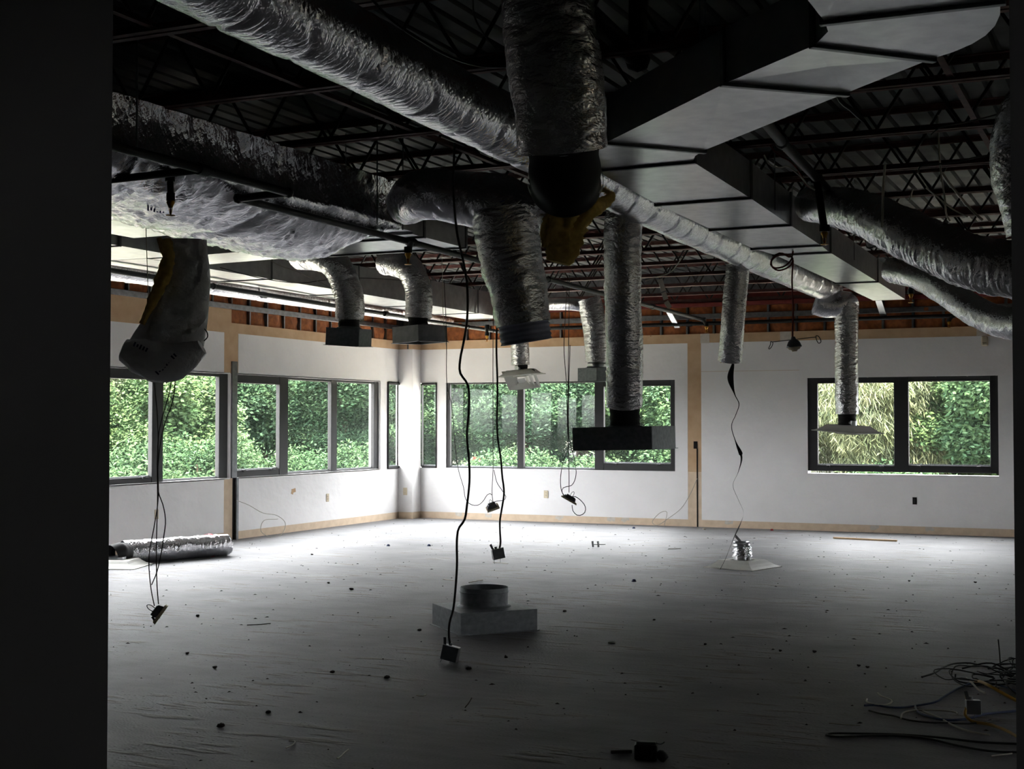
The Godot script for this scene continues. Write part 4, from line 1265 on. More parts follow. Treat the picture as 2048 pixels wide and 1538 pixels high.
# steel junction box hung by its cable; at = middle, b = its turn
func junction_box(label: String, at: Vector3, size: Vector3, b: Basis):
	var o = thing("junction_box", label, "junction box", at)
	var mb = MB.new()
	mb.box(at, size, b, 0.003)
	part(o, "box_body", mb, M.galvanized)
	var lid = MB.new()
	lid.box(at + b * Vector3(0, 0, size.z / 2 + 0.001), Vector3(size.x * 0.94, size.y * 0.94, 0.003), b)
	part(o, "cover_plate", lid, M.dull_metal)
	var cl = MB.new()
	rod(cl, at + b * Vector3(-0.01, size.y / 2 - 0.005, 0), at + b * Vector3(-0.01, size.y / 2 + 0.016, 0), 0.011, 10)
	part(o, "cable_clamp", cl, M.dull_metal)
	var ear = MB.new()
	ear.box(at + b * Vector3(-size.x / 2 + 0.006, size.y / 2 + 0.02, 0.01), Vector3(0.018, 0.05, 0.003), b * Basis(Vector3(0, 0, 1), 0.25))
	part(o, "mounting_ear", ear, M.dull_metal)
	for s in [-0.42, 0.1]:
		ear = MB.new()
		rod(ear, at + b * Vector3(size.x * s, -size.y / 2, 0), at + b * Vector3(size.x * s - 0.006, -size.y / 2 - 0.03, 0.004), 0.002, 5)
		part(o, "nail", ear, M.dull_metal)
	return o

# ceiling device plate with its back box, dangling from wires
func dangling_device(label: String, at: Vector3, size: Vector3, b: Basis):
	var o = thing("ceiling_device", label, "fitting", at)
	var mb = MB.new()
	mb.box(at, size, b, 0.004)
	mb.box(at - b * Vector3(0, size.y * 0.5, 0), Vector3(size.x * 1.04, 0.008, size.z * 1.04), b, 0.003)
	part(o, "face_plate", mb, M.ivory)
	var bk = MB.new()
	bk.box(at + b * Vector3(0, size.y / 2 + 0.02, 0), Vector3(size.x * 0.55, 0.04, size.z * 0.6), b, 0.004)
	bk.box(at + b * Vector3(size.x * 0.3, size.y / 2 + 0.012, 0), Vector3(size.x * 0.12, 0.04, size.z * 0.5), b * Basis(Vector3(0, 0, 1), 0.3))
	bk.box(at + b * Vector3(-size.x * 0.34, size.y / 2 + 0.01, 0), Vector3(size.x * 0.1, 0.03, size.z * 0.5), b * Basis(Vector3(0, 0, 1), -0.4))
	part(o, "back_box", bk, M.dull_metal)
	var hk = MB.new()
	tube(hk, [at + b * Vector3(-0.012, size.y / 2 + 0.03, 0), at + b * Vector3(-0.012, size.y / 2 + 0.075, 0), at + b * Vector3(0.0, size.y / 2 + 0.09, 0), at + b * Vector3(0.012, size.y / 2 + 0.075, 0), at + b * Vector3(0.012, size.y / 2 + 0.03, 0)], 0.003, 6, 0.008)
	part(o, "wire_hook", hk, M.dull_metal)
	return o

func outlet(label: String, at: Vector3, along_x: bool, open_ = false):
	var o = thing("wall_outlet", label, "outlet", at)
	var out = Vector3(0, 0, 1) if along_x else Vector3(1, 0, 0)
	var b = Basis() if along_x else Basis(Vector3.UP, PI / 2)
	if open_:
		var mb = MB.new()
		mb.box(at + out * 0.003, Vector3(0.058, 0.10, 0.006), b)
		part(o, "open_box", mb, M.dark_hole)
		var d = MB.new()
		d.box(at + out * 0.008, Vector3(0.03, 0.06, 0.012), b, 0.003)
		part(o, "socket_body", d, M.black_plastic)
		return
	var mb = MB.new()
	mb.box(at + out * 0.004, Vector3(0.074, 0.118, 0.008), b, 0.004)
	part(o, "cover_plate", mb, M.ivory)
	for y in [-0.02, 0.02]:
		var s = MB.new()
		s.box(at + out * 0.0095 + Vector3.UP * y, Vector3(0.034, 0.028, 0.004), b, 0.002)
		part(o, "socket_face", s, M.ivory)
		var h = MB.new()
		for x in [-0.007, 0.007]:
			h.box(at + out * 0.0118 + Vector3.UP * (y + 0.003) + b * Vector3(x, 0, 0), Vector3(0.0025, 0.009, 0.001), b)
		part(o, "socket_slot", h, M.dark_hole)

func build_small_things():
	var rng = RandomNumberGenerator.new()
	rng.seed = 12
	# thick cable with the nearest box
	cable("thick dark cable hanging in long bends to the box nearest us in mid floor", [Vector3(-4.023, 3.355, -7.895), Vector3(-4.033, 3.052, -7.9), Vector3(-4.013, 2.761, -7.918), Vector3(-3.982, 2.599, -7.937), Vector3(-3.96, 2.438, -7.952), Vector3(-3.963, 2.212, -7.958), Vector3(-3.988, 2.051, -7.951), Vector3(-4.004, 1.97, -7.946), Vector3(-4.008, 1.873, -7.947), Vector3(-3.968, 1.805, -7.968), Vector3(-3.957, 1.76, -7.974), Vector3(-3.961, 1.598, -7.977), Vector3(-3.972, 1.469, -7.976), Vector3(-3.962, 1.308, -7.986), Vector3(-3.96, 1.179, -7.99), Vector3(-3.977, 1.017, -7.988), Vector3(-3.993, 0.92, -7.983), Vector3(-4.028, 0.865, -7.969), Vector3(-4.038, 0.798, -7.966), Vector3(-4.04, 0.63, -7.97), Vector3(-4.051, 0.468, -7.97), Vector3(-4.067, 0.333, -7.967), Vector3(-4.088, 0.258, -7.96), Vector3(-4.092, 0.178, -7.96), Vector3(-4.084, 0.103, -7.966)], 0.0085, M.cable_grey)
	junction_box("open steel junction box hanging just above the floor before the galvanized box", Vector3(-4.086, 0.061, -7.967), Vector3(0.112, 0.098, 0.05), Basis(Vector3.UP, deg_to_rad(12)) * Basis(Vector3(0, 0, 1), -0.22))
	# second one, farther away
	cable("thick dark cable hanging behind the blue-grey liner to the pale box over mid floor", [Vector3(-4.633, 3.358, -9.927), Vector3(-4.652, 2.927, -9.931), Vector3(-4.68, 2.368, -9.935), Vector3(-4.687, 2.129, -9.939), Vector3(-4.683, 1.849, -9.95), Vector3(-4.69, 1.53, -9.956), Vector3(-4.684, 1.41, -9.962), Vector3(-4.664, 1.251, -9.976), Vector3(-4.658, 1.131, -9.983), Vector3(-4.645, 0.991, -9.993), Vector3(-4.661, 0.871, -9.989), Vector3(-4.677, 0.772, -9.985), Vector3(-4.678, 0.668, -9.988), Vector3(-4.675, 0.592, -9.991), Vector3(-4.683, 0.544, -9.989)], 0.0085, M.cable_grey)
	junction_box("small grey steel junction box dangling on its cable beyond the floor box", Vector3(-4.694, 0.504, -9.985), Vector3(0.098, 0.085, 0.05), Basis(Vector3.UP, deg_to_rad(40)) * Basis(Vector3(0, 0, 1), 0.2))
	# device at centre
	cable("thin wire falling from beside the corner box to the device left of the back outlet", [Vector3(-6.442, 2.998, -12.41), Vector3(-6.428, 2.591, -12.429), Vector3(-6.426, 2.337, -12.437), Vector3(-6.426, 1.931, -12.45), Vector3(-6.387, 1.728, -12.474), Vector3(-6.367, 1.474, -12.491), Vector3(-6.355, 1.271, -12.502), Vector3(-6.33, 1.067, -12.52), Vector3(-6.286, 0.89, -12.546), Vector3(-6.264, 0.763, -12.559), Vector3(-6.209, 0.712, -12.586), Vector3(-6.149, 0.712, -12.613), Vector3(-6.098, 0.763, -12.635), Vector3(-6.07, 0.813, -12.647), Vector3(-6.032, 0.829, -12.663), Vector3(-6.023, 0.813, -12.668)], 0.004, M.cable_grey)
	cable("thin straight wire holding the device left of the back outlet", [Vector3(-5.984, 2.998, -12.62), Vector3(-5.997, 2.287, -12.635), Vector3(-6.006, 1.525, -12.654), Vector3(-6.011, 1.067, -12.666), Vector3(-6.023, 0.839, -12.667), Vector3(-6.015, 0.737, -12.674)], 0.004, M.cable_grey)
	cable("short looped wire beside the device left of the back outlet", [Vector3(-6.002, 1.067, -12.67), Vector3(-5.976, 0.94, -12.686), Vector3(-5.926, 0.854, -12.711), Vector3(-5.894, 0.788, -12.728), Vector3(-5.913, 0.763, -12.72), Vector3(-5.978, 0.752, -12.691), Vector3(-6.006, 0.742, -12.678)], 0.004, M.cable_grey)
	dangling_device("ivory ceiling device dangling tilted near the back wall left of its outlet", Vector3(-6.02, 0.686, -12.673), Vector3(0.13, 0.018, 0.09), Basis(Vector3.UP, deg_to_rad(30)) * Basis(Vector3(0, 0, 1), 0.35) * Basis(Vector3(1, 0, 0), 0.5))
	# device at right of it
	cable("leftmost of the thin wires above the device under the middle back window", [Vector3(-5.301, 2.998, -12.933), Vector3(-5.328, 2.591, -12.932), Vector3(-5.341, 2.287, -12.936), Vector3(-5.322, 1.931, -12.955), Vector3(-5.318, 1.474, -12.971), Vector3(-5.316, 1.296, -12.977), Vector3(-5.364, 1.144, -12.96), Vector3(-5.389, 0.966, -12.954), Vector3(-5.376, 0.839, -12.964), Vector3(-5.344, 0.798, -12.979)], 0.004, M.cable_grey)
	cable("middle thin wire down to the device under the middle back window", [Vector3(-5.282, 3.048, -12.94), Vector3(-5.3, 2.287, -12.955), Vector3(-5.313, 1.525, -12.972), Vector3(-5.31, 1.017, -12.989), Vector3(-5.312, 0.839, -12.993)], 0.004, M.cable_grey)
	cable("looping wire round the device under the middle back window", [Vector3(-5.285, 2.337, -12.96), Vector3(-5.305, 1.779, -12.967), Vector3(-5.301, 1.372, -12.982), Vector3(-5.257, 1.169, -13.008), Vector3(-5.245, 1.017, -13.018), Vector3(-5.283, 0.915, -13.004), Vector3(-5.367, 0.885, -12.967), Vector3(-5.376, 0.844, -12.963), Vector3(-5.34, 0.788, -12.982), Vector3(-5.257, 0.798, -13.02), Vector3(-5.165, 0.702, -13.064), Vector3(-5.171, 0.631, -13.064), Vector3(-5.231, 0.605, -13.037), Vector3(-5.277, 0.651, -13.015), Vector3(-5.285, 0.712, -13.009)], 0.004, M.cable_grey)
	dangling_device("grey ceiling device hanging edge-on under the middle back window", Vector3(-5.312, 0.763, -12.995), Vector3(0.17, 0.014, 0.10), Basis(Vector3.UP, deg_to_rad(24)) * Basis(Vector3(0, 0, 1), -0.52))
	# device at left
	cable("left thin wire hanging in front of the left window beam", [Vector3(-5.616, 1.862, -6.882), Vector3(-5.603, 1.722, -6.892), Vector3(-5.591, 1.534, -6.903), Vector3(-5.594, 1.285, -6.909), Vector3(-5.596, 1.066, -6.915), Vector3(-5.618, 0.91, -6.909), Vector3(-5.651, 0.723, -6.9), Vector3(-5.65, 0.598, -6.904), Vector3(-5.637, 0.473, -6.914), Vector3(-5.624, 0.405, -6.922)], 0.0035, M.cable_grey)
	cable("right thin wire curving in front of the left windows", [Vector3(-5.505, 1.893, -6.931), Vector3(-5.52, 1.753, -6.928), Vector3(-5.562, 1.597, -6.914), Vector3(-5.583, 1.503, -6.907), Vector3(-5.596, 1.347, -6.906), Vector3(-5.599, 1.066, -6.913), Vector3(-5.609, 0.754, -6.918), Vector3(-5.608, 0.536, -6.925), Vector3(-5.601, 0.417, -6.932)], 0.0035, M.cable_grey)
	cable("bowed thin wire above the small fitting at lower left", [Vector3(-5.485, 1.893, -6.941), Vector3(-5.504, 1.69, -6.938), Vector3(-5.551, 1.55, -6.921), Vector3(-5.584, 1.378, -6.911), Vector3(-5.596, 1.129, -6.913), Vector3(-5.568, 1.035, -6.928), Vector3(-5.555, 0.941, -6.937), Vector3(-5.565, 0.848, -6.936), Vector3(-5.604, 0.629, -6.924), Vector3(-5.639, 0.536, -6.911)], 0.0035, M.cable_grey)
	dangling_device("small shiny fitting hanging by wires over the floor at lower left", Vector3(-5.593, 0.355, -6.938), Vector3(0.13, 0.016, 0.06), Basis(Vector3.UP, deg_to_rad(35)) * Basis(Vector3(0, 0, 1), 0.95))

	# lamp holder on its red flex
	cable("red flex with a coil of slack holding the lamp holder", [Vector3(-2.685, 3.015, -11.599), Vector3(-2.698, 2.951, -11.595), Vector3(-2.786, 2.989, -11.554), Vector3(-2.852, 2.93, -11.525), Vector3(-2.842, 2.866, -11.532), Vector3(-2.749, 2.879, -11.574), Vector3(-2.694, 2.951, -11.597), Vector3(-2.728, 2.976, -11.58), Vector3(-2.825, 2.955, -11.537), Vector3(-2.861, 2.896, -11.522), Vector3(-2.803, 2.841, -11.55), Vector3(-2.702, 2.887, -11.595), Vector3(-2.686, 2.951, -11.601), Vector3(-2.696, 2.76, -11.602), Vector3(-2.691, 2.505, -11.612), Vector3(-2.697, 2.335, -11.614), Vector3(-2.698, 2.267, -11.616)], 0.0075, M.cable_red)
	var lp = thing("lamp_holder", "round lamp holder on a cross bar hanging by red flex at right", "lamp", Vector3(-2.691, 2.153, -11.622))
	var X = Transform3D(Basis(Vector3(0, 0, 1), 0.1), Vector3(-2.687, 2.208, -11.623))
	var lb = MB.new()
	lathe(lb, [Vector2(0, 0.075), Vector2(0.016, 0.07), Vector2(0.022, 0.05), Vector2(0.045, 0.032), Vector2(0.056, 0.012), Vector2(0.062, -0.006), Vector2(0.066, -0.018), Vector2(0.05, -0.02)], 24, X)
	part(lp, "canopy", lb, M.dull_metal)
	var ls = MB.new()
	lathe(ls, [Vector2(0.058, -0.016), Vector2(0.045, -0.036), Vector2(0.024, -0.044), Vector2(0.022, -0.054), Vector2(0, -0.054)], 24, X)
	part(lp, "porcelain_socket", ls, M.ivory)
	var lx = MB.new()
	bar(lx, Vector3(-2.857, 2.233, -11.544), Vector3(-2.516, 2.276, -11.699), 0.01, 0.006)
	for e in [[Vector3(-2.868, 2.216, -11.539), Vector3(-2.884, 2.183, -11.533)], [Vector3(-2.516, 2.267, -11.699), Vector3(-2.497, 2.233, -11.709)]]:
		tube(lx, [e[0] + Vector3(0, 0.02, 0), e[0], e[1] - Vector3(0, 0.01, 0), e[1] + Vector3(0.02, 0.0, 0), e[0] + Vector3(0.02, 0.015, 0), e[0] + Vector3(0, 0.02, 0)], 0.0035, 6, 0.01)
	part(lp, "cross_bar", lx, M.black_pipe)

	# black strip from the torn duct to the floor diffuser
	var rb = MB.new()
	var line = spline([Vector3(-3.484, 2.102, -12.581), Vector3(-3.534, 1.974, -12.672), Vector3(-3.524, 1.811, -12.792), Vector3(-3.504, 1.726, -12.859), Vector3(-3.544, 1.631, -12.898), Vector3(-3.612, 1.516, -12.981), Vector3(-3.601, 1.355, -13.1), Vector3(-3.581, 1.207, -13.224), Vector3(-3.64, 1.056, -13.312), Vector3(-3.714, 0.929, -13.392), Vector3(-3.693, 0.774, -13.516), Vector3(-3.675, 0.642, -13.638), Vector3(-3.726, 0.534, -13.728), Vector3(-3.805, 0.409, -13.806), Vector3(-3.885, 0.262, -13.884), Vector3(-3.947, 0.128, -13.914), Vector3(-4.009, 0.025, -13.944)], 0.02)
	var rows = []
	for i in line.size():
		var t = i / float(line.size() - 1)
		# the strip twists, so that it shows its width only here and there
		var w = 0.004 + 0.026 * pow(max(0.0, sin(t * 17.0 + 0.6)), 2.0) * (0.4 if t > 0.42 and t < 0.62 else 1.0)
		var ang = t * 9.0
		var d = Vector3(cos(ang * 0.25) * 0.9, 0.25, -0.38)
		rows.append(PackedVector3Array([line[i] - d * w, line[i] + Vector3(0.4, 0, 0.9) * 0.0015, line[i] + d * w, line[i] - Vector3(0.4, 0, 0.9) * 0.0015]))
	rb.grid(rows, true)
	solo("plastic_strip", rb, M.black_plastic, "torn black plastic strip dangling from the open foil duct to the floor", "strip")
	var rb2 = MB.new()
	bar(rb2, Vector3(-3.805, 0.389, -13.807), Vector3(-3.799, 0.319, -13.976), 0.03, 0.003, 0.0, Vector3(0.4, 0.3, 0.9))
	solo("plastic_strip", rb2, M.black_plastic, "short black plastic strip stuck in the collar of the floor diffuser", "strip")

	# outlets
	outlet("ivory outlet on the left wall under the three-part window", Vector3(XL + 0.001, 0.44, -17.39), false)
	outlet("ivory outlet on the left wall behind the dangling wires at far left", Vector3(XL + 0.001, 0.43, -13.51), false)
	outlet("ivory outlet on the front of the corner column", Vector3(-10.83, 0.44, -19.519), true)
	outlet("ivory outlet on the back wall below the middle window", Vector3(-8.48, 0.43, ZB + 0.001), true)
	outlet("open dark outlet hole in the back wall below the far right window", Vector3(-2.90, 0.46, ZB + 0.001), true, true)
	var sn = MB.new()
	sn.box(Vector3(-1.95, 2.66, ZB + 0.04), Vector3(0.085, 0.14, 0.08), Basis(), 0.015)
	sn.box(Vector3(-1.95, 2.62, ZB + 0.06), Vector3(0.07, 0.05, 0.06), Basis(), 0.012)
	solo("motion_sensor", sn, M.ivory, "white sensor box high on the back wall near the right edge", "sensor")
	var pt = MB.new()
	pt.box(Vector3(XL + 0.001, 0.585, -16.50), Vector3(0.002, 0.055, 0.10), Basis(Vector3(1, 0, 0), 0.15))
	pt.box(Vector3(XL + 0.001, 0.57, -16.47), Vector3(0.0024, 0.07, 0.05), Basis(Vector3(1, 0, 0), -0.3))
	part(get_node("wall_left"), "torn_paint", pt, M.gypsum, "torn patch of bare board")

	# thin wires over the wall foot
	cable("thin wire looping out of the left wall gap onto the floor", [Vector3(XL + 0.03, 0.52, -15.1), Vector3(XL + 0.08, 0.45, -15.3), Vector3(XL + 0.14, 0.33, -15.55), Vector3(XL + 0.2, 0.28, -15.8), Vector3(XL + 0.2, 0.16, -16.0), Vector3(XL + 0.24, 0.02, -15.85), Vector3(XL + 0.24, 0.0, -15.6), Vector3(XL + 0.2, 0.1, -15.42), Vector3(XL + 0.18, 0.22, -15.5), Vector3(XL + 0.18, 0.23, -15.85)], 0.004, M.cable_white)
	cable("white wire drooping out of the gap in the back wall", [Vector3(-6.03, 0.72, ZB + 0.02), Vector3(-6.12, 0.5, ZB + 0.06), Vector3(-6.25, 0.28, ZB + 0.10), Vector3(-6.45, 0.12, ZB + 0.12), Vector3(-6.6, 0.02, ZB + 0.2), Vector3(-6.68, 0.06, ZB + 0.18), Vector3(-6.58, 0.2, ZB + 0.1), Vector3(-6.48, 0.22, ZB + 0.1), Vector3(-6.5, 0.01, ZB + 0.16)], 0.004, M.cable_white)

	# wires under the roof
	cable("pale hanger wire in front of the left wall at the left edge", [Vector3(-6.234, 3.325, -7.544), Vector3(-6.236, 2.894, -7.557), Vector3(-6.232, 2.67, -7.565), Vector3(-6.226, 2.394, -7.576)], 0.003, M.cable_white)
	cable("pale hanger wire left of the blue-grey liner", [Vector3(-5.53, 3.409, -10.615), Vector3(-5.535, 3.03, -10.624), Vector3(-5.534, 2.791, -10.632), Vector3(-5.533, 2.508, -10.641), Vector3(-5.512, 2.225, -10.659)], 0.003, M.cable_white)
	cable("slack wire strung below the long dull duct at left", [Vector3(-7.903, 3.012, -10.641), Vector3(-7.56, 2.913, -10.8), Vector3(-7.218, 2.866, -10.959), Vector3(-7.003, 2.894, -11.056), Vector3(-6.702, 2.913, -11.193), Vector3(-6.359, 2.894, -11.351)], 0.004, M.cable_grey)
	cable("tight wire slanting down over the long dull duct", [Vector3(-7.284, 3.405, -10.362), Vector3(-7.193, 3.038, -10.415), Vector3(-6.939, 2.906, -10.535), Vector3(-6.66, 2.761, -10.667)], 0.003, M.cable_white)
	cable("pair of flex lines draped along the top of the long foil-wrapped duct", [Vector3(-2.643, 3.163, -4.462), Vector3(-2.55, 3.059, -4.508), Vector3(-2.448, 2.984, -4.557), Vector3(-2.354, 2.927, -4.602), Vector3(-2.26, 2.897, -4.646), Vector3(-2.157, 2.893, -4.693)], 0.006, M.cable_grey)
	cable("single wire curving down beside the nearest hanging duct", [Vector3(-2.457, 3.267, -4.985), Vector3(-2.454, 3.206, -4.988), Vector3(-2.423, 3.135, -5.004), Vector3(-2.386, 3.088, -5.022), Vector3(-2.363, 3.043, -5.034), Vector3(-2.36, 3.019, -5.037)], 0.004, M.cable_grey)
	cable("curved white wire among the far joists left of the bare duct", [Vector3(-4.533, 3.357, -14.374), Vector3(-4.663, 3.183, -14.319), Vector3(-4.813, 3.128, -14.252), Vector3(-4.912, 3.09, -14.208)], 0.006, M.cable_white)
	cable("straight pale hanger wire in front of the fat foil duct", [Vector3(-1.412, 3.12, -8.548), Vector3(-1.422, 2.998, -8.547), Vector3(-1.429, 2.815, -8.549), Vector3(-1.433, 2.739, -8.55)], 0.0075, M.cable_white)
	cable("pale flex hanging from a joist above the fat foil duct", [Vector3(-1.194, 3.558, -9.295), Vector3(-1.191, 3.362, -9.302), Vector3(-1.181, 3.183, -9.312), Vector3(-1.159, 3.003, -9.327), Vector3(-1.151, 2.905, -9.334), Vector3(-1.131, 2.866, -9.345)], 0.006, M.cable_white)
	cable("pale conduit slanting down right of the fat foil duct's crest", [Vector3(-1.227, 3.255, -9.729), Vector3(-1.178, 3.177, -9.753), Vector3(-1.087, 3.051, -9.799), Vector3(-1.01, 2.959, -9.837), Vector3(-0.979, 2.931, -9.852)], 0.009, M.cable_white)
	cable("pale wire slanting from a joist towards the pale conduit", [Vector3(-1.356, 3.184, -9.892), Vector3(-1.293, 3.128, -9.922), Vector3(-1.189, 3.037, -9.973), Vector3(-1.095, 2.982, -10.018)], 0.005, M.cable_white)
	cable("short wire of a V hanging from a far joist end", [Vector3(-1.438, 3.177, -9.855), Vector3(-1.451, 3.135, -9.85), Vector3(-1.464, 3.093, -9.845)], 0.005, M.cable_white)
	cable("red cable slung along the joists behind the bare angled duct", [Vector3(-2.097, 3.282, -8.449), Vector3(-2.052, 3.219, -8.472), Vector3(-1.985, 3.182, -8.504), Vector3(-1.929, 3.11, -8.532), Vector3(-1.895, 3.032, -8.549), Vector3(-1.85, 3.007, -8.571)], 0.006, M.cable_red)
	cable("white cable looping beside the grey sprinkler main", [Vector3(-2.107, 3.2, -8.337), Vector3(-2.074, 3.138, -8.354), Vector3(-2.018, 3.12, -8.38), Vector3(-1.984, 3.132, -8.396), Vector3(-1.906, 3.07, -8.433), Vector3(-1.857, 3.009, -8.458), Vector3(-1.823, 2.984, -8.474)], 0.005, M.cable_white)
	cable("upper thin cable crossing in the dark at the right", [Vector3(-1.031, 3.115, -7.732), Vector3(-0.986, 3.156, -7.752), Vector3(-0.862, 3.183, -7.808), Vector3(-0.663, 3.237, -7.897)], 0.005, M.cable_grey)
	cable("lower thin cable crossing in the dark at the right", [Vector3(-1.098, 2.911, -7.708), Vector3(-1.088, 2.943, -7.712), Vector3(-0.939, 2.962, -7.779), Vector3(-0.815, 2.992, -7.835), Vector3(-0.69, 3.033, -7.891), Vector3(-0.562, 3.414, -7.938)], 0.005, M.cable_grey)
	cable("bundle of grey flex hanging off the elbow of the bare duct", [Vector3(-1.271, 3.071, -6.414), Vector3(-1.254, 3.034, -6.422), Vector3(-1.227, 3.015, -6.435), Vector3(-1.2, 2.987, -6.449), Vector3(-1.162, 2.95, -6.467)], 0.010, M.cable_grey)

	# the heap of cut cables at lower right
	var y = 0.008
	cable("black cable arching from the heap with a pale cut tip", [Vector3(-1.234, 0.01, -8.656), Vector3(-1.186, 0.01, -8.825), Vector3(-1.157, 0.01, -9.066), Vector3(-1.11, 0.01, -9.227), Vector3(-1.025, 0.01, -9.286), Vector3(-0.924, 0.01, -9.193), Vector3(-0.831, 0.01, -9.157), Vector3(-0.728, 0.01, -9.342)], 0.006, M.cable_black)
	cable("yellow cable arching over the middle of the cable heap", [Vector3(-0.903, 0.05, -8.43), Vector3(-0.834, 0.09, -8.176), Vector3(-0.77, 0.09, -8.045), Vector3(-0.711, 0.06, -8.041), Vector3(-0.628, 0.02, -8.043)], 0.009, M.cable_yellow)
	cable("yellow cable at the front of the cable heap", [Vector3(-0.894, 0.07, -7.9), Vector3(-0.861, 0.06, -7.648), Vector3(-0.853, 0.03, -7.507), Vector3(-0.815, 0.012, -7.472), Vector3(-0.739, 0.012, -7.443), Vector3(-0.645, 0.012, -7.334), Vector3(-0.548, 0.012, -7.14)], 0.008, M.cable_yellow)
	cable("long dark doubled cable lying nearest us below the cable heap", [Vector3(-0.543, 0.008, -7.07), Vector3(-0.733, 0.008, -7.029), Vector3(-0.921, 0.008, -7.047), Vector3(-1.11, 0.008, -7.032), Vector3(-1.294, 0.008, -6.972), Vector3(-1.429, 0.008, -6.91), Vector3(-1.44, 0.008, -6.869), Vector3(-1.398, 0.008, -6.852), Vector3(-1.241, 0.008, -6.948), Vector3(-1.082, 0.008, -7.009), Vector3(-0.961, 0.008, -6.993), Vector3(-0.811, 0.008, -6.902), Vector3(-0.671, 0.008, -6.857), Vector3(-0.529, 0.008, -6.889)], 0.006, M.cable_black)
	cable("dark cable with its end reaching left out of the heap", [Vector3(-1.398, 0.008, -7.668), Vector3(-1.348, 0.008, -7.705), Vector3(-1.277, 0.008, -7.68), Vector3(-1.213, 0.008, -7.694), Vector3(-1.124, 0.008, -7.808), Vector3(-1.061, 0.008, -7.926), Vector3(-1.033, 0.008, -8.122), Vector3(-0.986, 0.008, -8.418), Vector3(-0.922, 0.008, -8.599), Vector3(-0.809, 0.008, -8.599), Vector3(-0.656, 0.008, -8.405)], 0.006, M.cable_blue)
	cable("blue cable curling round the front of the heap", [Vector3(-1.145, 0.008, -7.769), Vector3(-1.107, 0.008, -7.615), Vector3(-1.047, 0.008, -7.533), Vector3(-0.951, 0.008, -7.47), Vector3(-0.859, 0.008, -7.538), Vector3(-0.777, 0.008, -7.711), Vector3(-0.616, 0.008, -7.882)], 0.007, M.cable_blue)
	cable("white cable trailing from the heap towards us", [Vector3(-1.128, 0.008, -7.719), Vector3(-1.073, 0.008, -7.631), Vector3(-0.981, 0.008, -7.509), Vector3(-0.901, 0.008, -7.363), Vector3(-0.803, 0.008, -7.245), Vector3(-0.704, 0.008, -7.206)], 0.005, M.cable_white)
	cable("grey cable making the wide loop left of the heap", [Vector3(-1.352, 0.008, -7.546), Vector3(-1.285, 0.008, -7.492), Vector3(-1.202, 0.008, -7.462), Vector3(-1.157, 0.008, -7.415), Vector3(-1.089, 0.008, -7.381), Vector3(-0.966, 0.008, -7.397), Vector3(-0.823, 0.008, -7.437), Vector3(-0.691, 0.008, -7.589)], 0.005, M.cable_grey)
	cable("pale cable curl at the left tip of the heap", [Vector3(-1.39, 0.012, -8.031), Vector3(-1.357, 0.012, -7.951), Vector3(-1.295, 0.012, -7.872), Vector3(-1.276, 0.012, -7.82), Vector3(-1.295, 0.012, -7.708), Vector3(-1.361, 0.012, -7.707), Vector3(-1.399, 0.012, -7.749), Vector3(-1.414, 0.012, -7.833)], 0.005, M.cable_white)
	cable("grey curl of cable left in front of the small steel box", [Vector3(-1.163, 0.012, -7.405), Vector3(-1.173, 0.012, -7.537), Vector3(-1.137, 0.012, -7.623), Vector3(-1.029, 0.012, -7.686), Vector3(-0.926, 0.012, -7.678), Vector3(-0.907, 0.012, -7.631)], 0.005, M.cable_white)
	cable("stiff black wire standing up from the heap", [Vector3(-0.829, 0, -9.162), Vector3(-0.829, 0, -9.162) + Vector3(-0.004, 0.1, 0), Vector3(-0.829, 0, -9.162) + Vector3(-0.012, 0.19, 0.0)], 0.004, M.cable_black)
	cable("white cable lying across the top of the heap", [Vector3(-0.962, 0.05, -8.506), Vector3(-0.914, 0.04, -8.399), Vector3(-0.881, 0.02, -8.347), Vector3(-0.83, 0.02, -8.242)], 0.006, M.cable_white)
	var tg = MB.new()
	for k in 26:
		var c = Vector3(-0.838, 0, -8.754) + Vector3(rng.randf_range(-0.12, 0.5), 0, rng.randf_range(-0.4, 0.45))
		var r = rng.randf_range(0.06, 0.24)
		var ph = rng.randf() * TAU
		var pts = []
		for i in 8:
			var an = ph + i * rng.randf_range(0.5, 0.8)
			pts.append(c + Vector3(cos(an) * r * rng.randf_range(0.8, 1.5), rng.randf_range(0.006, 0.09), sin(an) * r))
		tube(tg, pts, rng.randf_range(0.003, 0.006), 5, 0.03)
	tag(solo("cable_tangle", tg, M.cable_black, "dense tangle of cut black cables at the heart of the heap at lower right", "cables"), "", "", "", "stuff")
	var jb = Vector3(-0.826, 0.06, -7.607)
	junction_box("small dark steel box lying in the cable heap", jb, Vector3(0.075, 0.075, 0.05), Basis(Vector3.UP, deg_to_rad(15)) * Basis(Vector3(1, 0, 0), -0.1))

	# box with a lamp socket near the bottom edge
	var bx = thing("floor_box", "dark steel box with a wire handle on the floor at the bottom edge", "box", Vector3(-2.102, 0, -6.048))
	var bb = Basis(Vector3.UP, deg_to_rad(16))
	var bc = Vector3(-2.102, 0, -6.048) + Vector3(0, 0.035, -0.03)
	var m1 = MB.new()
	m1.box(bc, Vector3(0.105, 0.07, 0.085), bb, 0.006)
	part(bx, "box_body", m1, M.black_pipe)
	var m2 = MB.new()
	m2.box(bc + Vector3(0, 0.038, 0), Vector3(0.09, 0.012, 0.03), bb, 0.003)
	tube(m2, [bc + bb * Vector3(-0.07, 0.05, 0), bc + bb * Vector3(-0.03, 0.042, 0), bc + bb * Vector3(0.03, 0.04, 0), bc + bb * Vector3(0.07, 0.034, 0), bc + bb * Vector3(0.085, 0.045, 0)], 0.003, 6, 0.01)
	part(bx, "wire_bail", m2, M.dull_metal)
	var sk = MB.new()
